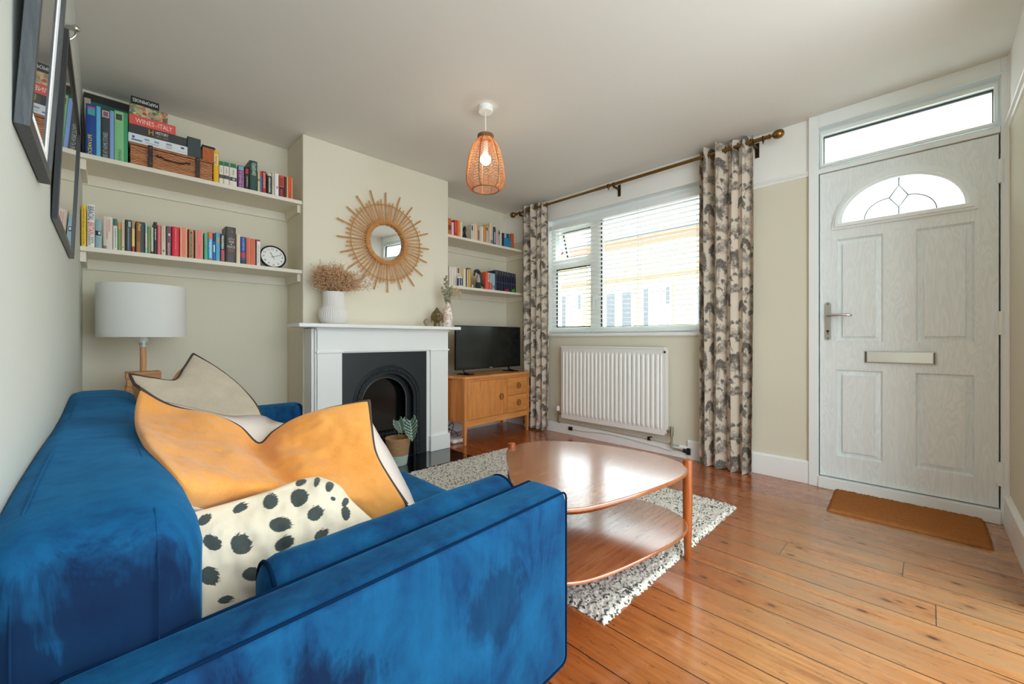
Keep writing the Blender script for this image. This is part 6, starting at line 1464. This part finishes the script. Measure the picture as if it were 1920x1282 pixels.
# ------------------------------------------------------------------ alcove beside the curtain
T1, T2 = S1-.006, S2+.014
U3 = [(840.3, 847, 409.5, '#c8692c', 'burnt orange book against the chimney breast', [(.3, .6, '#7a3a1c')], None), (847.3, 851.6, 416.5, '#d8cbd0', 'thin pale lilac book between the orange and red ones', [], None),
 (851.8, 857, 412.5, '#c8202c', 'bright red book on the upper shelf by the curtain', [], (.2, .9, '#f0a0a0', .55, .3)), (857.2, 860.4, 413, '#e8642c', 'slim orange book next to the bright red one', [], None), (860.6, 863.7, 413.5, '#f0a848', 'slim apricot book after the slim orange one', [(.3, .6, '#8a9a4c', .3, .8)], None), (864, 867.4, 416.5, '#e8e4da', 'white book just before the gap with the black figurine', [], None),
 (884, 887.4, 420.8, '#dcd2c4', 'cream book with a black patch after the gap', [(.62, .92, '#2a2a28', .2, .9)], None), (887.6, 891, 420, '#d8d2b8', 'pale book next to the one with a black patch', [], None), (891.2, 894.8, 419, '#ead9b4', 'butter-cream book on the upper shelf by the curtain', [], None), (895, 899, 423, '#e09a80', 'peach book with a black patch before the lavender-grey one', [(.1, .7, '#2a2220', .5, 1)], None),
 (899.4, 903, 424.5, '#c3c6d4', 'lavender-grey book on the upper shelf', [], None), (903.2, 906.8, 424.5, '#e9e6d8', 'white-cream book before the strong orange one', [], None), (907, 912, 424, '#e08a1c', 'strong amber-orange book in the middle of the upper shelf', [], None), (912.3, 915.4, 424.5, '#b9cbd4', 'icy blue book after the amber one', [(.75, .95, '#8a4a44')], None), (915.6, 918.4, 426, '#c9a8a4', 'dusty pink slim book after the icy blue one', [], None),
 (918.7, 925, 418.5, '#ddcda4', 'tallest straw-coloured book with green marks at the foot', [(.02, .2, '#6f7f4c', .2, .8)], (.3, .9, '#b09a6c', .4, .15)), (925.3, 930, 425.5, '#2c3a66', 'navy book with a white strip', [(.1, .7, '#b9c2d8', .3, .7)], None), (930.3, 934.6, 428.5, '#cbb4ac', 'pale rose book after the navy one', [], None), (934.9, 938.2, 431, '#b9a9a4', 'greige book with a dark top', [(.7, .9, '#5a4a4c')], None), (938.5, 941.5, 432, '#d9d4c8', 'off-white thin book before the black paperback', [], None),
 (942, 945.4, 436.5, '#1d1f24', 'black paperback leading the blue set', [], None), (945.6, 949.9, 437, '#2a86b0', 'first of the blue paperback set', [(.66, 1, '#c8b8a8', .1, .9)], None), (950.1, 954.4, 438, '#2a86b0', 'middle of the blue paperback set', [(.66, 1, '#1c4a60')], None), (954.6, 958.8, 438.8, '#2a86b0', 'last of the blue paperback set', [(.66, 1, '#6a6a60', .1, .9)], None), (959.2, 964, 438, '#d0561f', 'rust orange book at the curtain end of the upper shelf', [], None)]
for a, b, yt, c, lb, bd, dt in U3: shelfbook(a, b, yt, T1, c, lb, bands=bd, dots=dt, group=G3, depth=.12)
U4 = [(842.8, 847, 499, '#ddd3c8', 'cream book at the chimney end of the lower shelf', [], None), (847.2, 851, 500, '#e6dcd0', 'ivory book behind the eucalyptus', [], None), (851.2, 857.6, 500.5, '#e4d6c8', 'wide ivory book with a dark portrait', [(.72, .96, '#4a423c', .1, .5)], None), (857.8, 861.5, 501, '#ebe3d8', 'white book behind the little lantern', [], None), (861.7, 867, 501.5, '#e0d0be', 'cream book with a brown portrait behind the lantern', [(.7, .95, '#6a5040', .2, .8)], None), (867.2, 869.8, 502.5, '#cfc6b4', 'thin stone-coloured book behind the small lantern', [], None), (870, 874, 503.5, '#ecdfb6', 'pale yellow book right of no other, before the navy sliver', [], None), (874.2, 876, 505, '#2c3550', 'sliver-thin navy book after the pale yellow one', [], None), (876.2, 878.4, 505, '#dcc8c8', 'thin blush book beside the mustard one', [], None), (878.7, 883, 504.5, '#e0a52c', 'mustard yellow book on the lower shelf by the curtain', [], None), (883.3, 888.4, 503, '#5f6d78', 'slate blue book behind the elephant ornament', [], None),
 (911, 915, 509.5, '#ea5a30', 'vermilion book after the leaning green one', [], None), (915.3, 919.4, 511, '#d9b0b8', 'pink patterned book after the vermilion one', [(.0, .45, '#c8404c'), (.6, .9, '#b06a90', .3, .7)], None), (919.7, 923.6, 512, '#9cc0ae', 'aqua patterned book between pink and pale blue', [(.0, .4, '#d8544c')], None), (923.9, 928.8, 513, '#9fb8d0', 'pale blue book beside the matching navy volumes', [(.1, .3, '#5f86b0')], None)]
for a, b, yt, c, lb, bd, dt in U4: shelfbook(a, b, yt, T2, c, lb.replace('pale yellow book right of no other, before the navy sliver', 'pale yellow book before the sliver-thin navy one'), bands=bd, dots=dt, group=G4, depth=.115, ysp=3.192 if 851 < a < 870 or 883 < a < 889 else YSP)
edges = [929.2, 935.6, 940.5, 945.3, 949.8, 954.3, 958.8, 963.5, 968]
for i, (a, b) in enumerate(zip(edges, edges[1:])):
    shelfbook(a, b-.2, 506.5+i*1.0, T2, '#171d35', 'one of the matching gilt-lined navy volumes in a row beside the pale blue book', bands=[(.80, .815, '#8a8468', .1, .9), (.42, .435, '#8a8468', .1, .9)], group='matching navy volumes', depth=.15, dots=(.86, .95, '#8a8a80', .5, .5))
gx = at(893, 520, Y=3.2).x; p = MB(); p.obox((at(890, 520, Y=3.2).x, 3.2, T2+.0006), (.014, 0, .0035), (0, .12, 0), (-.035, 0, .155)); 
gx0 = at(909.5, 520, Y=3.2).x
gb = thing('book', 'green book leaning towards the vermilion one behind the elephant ornament', 'book', (gx0-.05, 3.26, T2), G4)
p = MB(); p.obox((gx0-.052, 3.20, T2+.004), (.016, 0, -.0035), (0, .11, 0), (.028, 0, .137)); build('cover', p, bmat('#7da68a'), gb, smooth=0, bevel=.001)
p = MB(); p.obox((gx0-.0505, 3.1995, T2+.0045), (.013, 0, -.0028), (0, .108, 0), (.0277, 0, .1355)); build('pages', p, M_page, gb, smooth=0)
# small black figurine, lantern, elephant, little toys
def P1(px, z, y=3.17): q = at(px, 450, Y=y); return Vector((q.x, y, z))
fg = P1(871, T1); p = MB(); p.lathe([(.0005, .0004), (.021, .0004), (.020, .02), (.013, .045), (.010, .06), (.015, .075), (.017, .09), (.014, .105), (.006, .116), (.0005, .118)], fg, 18); p.ball(fg+Vector((-.008, 0, .118)), (.004, .004, .008), 8, 6); p.ball(fg+Vector((.008, 0, .118)), (.004, .004, .008), 8, 6)
single('black_figurine', p, mat('black figurine', '#17171a', .3), 'small black seated figurine in the gap between books', 'figurine', smooth=60)
lp_ = P1(864.5, T2, 3.125+.012); lt = thing('lantern', 'tiny white lantern with dark blue panes before the cream books', 'lantern', tuple(lp_))
p = MB(); p.box(lp_.x-.026, lp_.x+.026, lp_.y-.004, lp_.y+.04, T2+.0004, T2+.006); p.lathe([(.034, T2+.078), (.022, T2+.092), (.008, T2+.100), (.0005, T2+.106)], (lp_.x, lp_.y+.018, 0), 4)
for dx in (-.024, -.001, .021):
    for dy in (-.003, .036): p.box(lp_.x+dx, lp_.x+dx+.004, lp_.y+dy, lp_.y+dy+.004, T2+.005, T2+.08)
build('lantern_frame', p, M_white, lt, smooth=0)
p = MB(); p.box(lp_.x-.022, lp_.x+.023, lp_.y-.001, lp_.y+.037, T2+.006, T2+.078); build('lantern_pane', p, mat('dark blue pane', '#24405c', .15), lt, smooth=0)
p = MB(); p.tube([(lp_.x+.008*math.cos(2*math.pi*i/14), lp_.y+.018, T2+.112+.008*math.sin(2*math.pi*i/14)) for i in range(14)], .0015, 5, closed=True); build('lantern_loop', p, M_white, lt)
eo = P1(897, T2, 3.165); ez = thing('elephant_ornament', 'dark green curved elephant ornament between the slate blue and leaning green books', 'ornament', tuple(eo))
p = MB(); p.tube(catmull([eo+Vector((-.055, 0, .125)), eo+Vector((-.045, 0, .165)), eo+Vector((-.015, 0, .178)), eo+Vector((.015, 0, .155)), eo+Vector((.03, 0, .11)), eo+Vector((.05, 0, .06)), eo+Vector((.065, 0, .032)), eo+Vector((.078, 0, .05))], 6, False), [.009]*6+[.015]*6+[.018]*6+[.017]*6+[.014]*6+[.011]*6+[.008]*7, 10); build('trunk', p, mat('dark green glaze', '#22302c', .35), ez)
p = MB(); p.lathe([(.0005, .0004), (.026, .0004), (.023, .05), (.020, .10), (.013, .14), (.0005, .155)], eo+Vector((.004, .006, 0)), 16); build('ornament_body', p, mat('pale pink glaze', '#b9a29c', .5), ez, smooth=60)
p = MB(); p.box(eo.x-.04, eo.x+.012, 3.145, 3.158, T2+.0004, T2+.062); single('black_card', p, M_black, 'small black block propped before the elephant ornament', 'block', smooth=0, bevel=.001)
wq = P1(885.5, T2, 3.138); p = MB(); p.lathe([(.0005, .0004), (.012, .0004), (.010, .010), (.012, .022), (.008, .034), (.0005, .036)], wq, 14); single('silver_trinket', p, M_chrome, 'tiny shiny silver trinket in front of the slate blue book', 'trinket', smooth=60)
rq = P1(950.5, T2, 3.140); p = MB(); p.ball(rq+Z*.0135, (.030, .009, .013), 18, 10); single('red_toy_car', p, mat('red enamel', '#b81e28', .25), 'little red rounded toy in front of the navy volumes', 'toy', smooth=180)
gq = P1(962.5, T2, 3.142); p = MB(); p.ball(gq+Z*.018, (.026, .010, .0175), 18, 10); p.ball(gq+Vector((.006, -.004, .034)), .008, 10, 8); single('green_toy', p, mat('green enamel', '#3f8a1e', .3), 'little green rounded toy near the curtain in front of the navy volumes', 'toy', smooth=180)
# ------------------------------------------------------------------ daylight, lamp, camera
sc = bpy.context.scene
wd = bpy.data.worlds.new('overcast sky'); sc.world = wd; wd.use_nodes = True; nt = wd.node_tree; bg = nt.nodes['Background']
tc = node(nt, 'ShaderNodeTexCoord'); sp = node(nt, 'ShaderNodeSeparateXYZ'); link(nt, tc.outputs['Generated'], sp.inputs[0])
# overcast sky, shaped dimmer towards -Y to balance fill through the open back
k = mathn(nt, 'ADD', mathn(nt, 'MULTIPLY', sp.outputs[1], -.5), .5); kk = mathn(nt, 'ADD', mathn(nt, 'MULTIPLY', mathn(nt, 'MULTIPLY', k, k), SKYB-SKY), SKY)
bg.inputs[0].default_value = (.81, .94, 1.0, 1); link(nt, kk, bg.inputs[1])
su = bpy.data.lights.new('sun', 'SUN'); su.energy = SUN; su.angle = .05; su.color = (1, .95, .86); so = bpy.data.objects.new('sun', su); C.objects.link(so)
so.rotation_euler = Vector((.72, -.30, -.62)).to_track_quat('-Z', 'Y').to_euler()      # over the roof onto the houses opposite
def portal(loc, nrm, sx, sy):
    l = bpy.data.lights.new('sky_portal', 'AREA'); l.shape = 'RECTANGLE'; l.size = sx; l.size_y = sy; l.cycles.is_portal = True
    o = bpy.data.objects.new('sky_portal', l); C.objects.link(o); o.location = loc; o.rotation_euler = Vector(nrm).to_track_quat('-Z', 'Y').to_euler()
portal((XO+.01, (WY0+WY1)/2, 1.6), (-1, 0, 0), 1.85, 1.35); portal((XO+.01, .12, 1.98), (-1, 0, 0), .85, .75); portal((1.1, -1.0, CEIL/2), (0, 1, 0), 2.6, 2.42)  # window, door, and the room end left open behind the camera for fill
cam = bpy.data.cameras.new('camera'); cam.lens = F/1920*36; cam.sensor_width = 36; cam.shift_y = (YH-641)/1920; cam.clip_start = .02
co_ = bpy.data.objects.new('camera', cam); C.objects.link(co_); co_.location = (0, 0, H); co_.rotation_euler = (math.pi/2, 0, -YAW); sc.camera = co_
sc.view_settings.view_transform = 'Standard'; sc.view_settings.look = 'None'; sc.view_settings.gamma = 1; sc.view_settings.use_curve_mapping = False; sc.view_settings.exposure = EXPO
sc.cycles.use_denoising = True; sc.cycles.max_bounces = 12; sc.cycles.diffuse_bounces = 9; sc.cycles.transparent_max_bounces = 16; sc.cycles.sample_clamp_indirect = 6; sc.cycles.caustics_reflective = False; sc.cycles.caustics_refractive = False
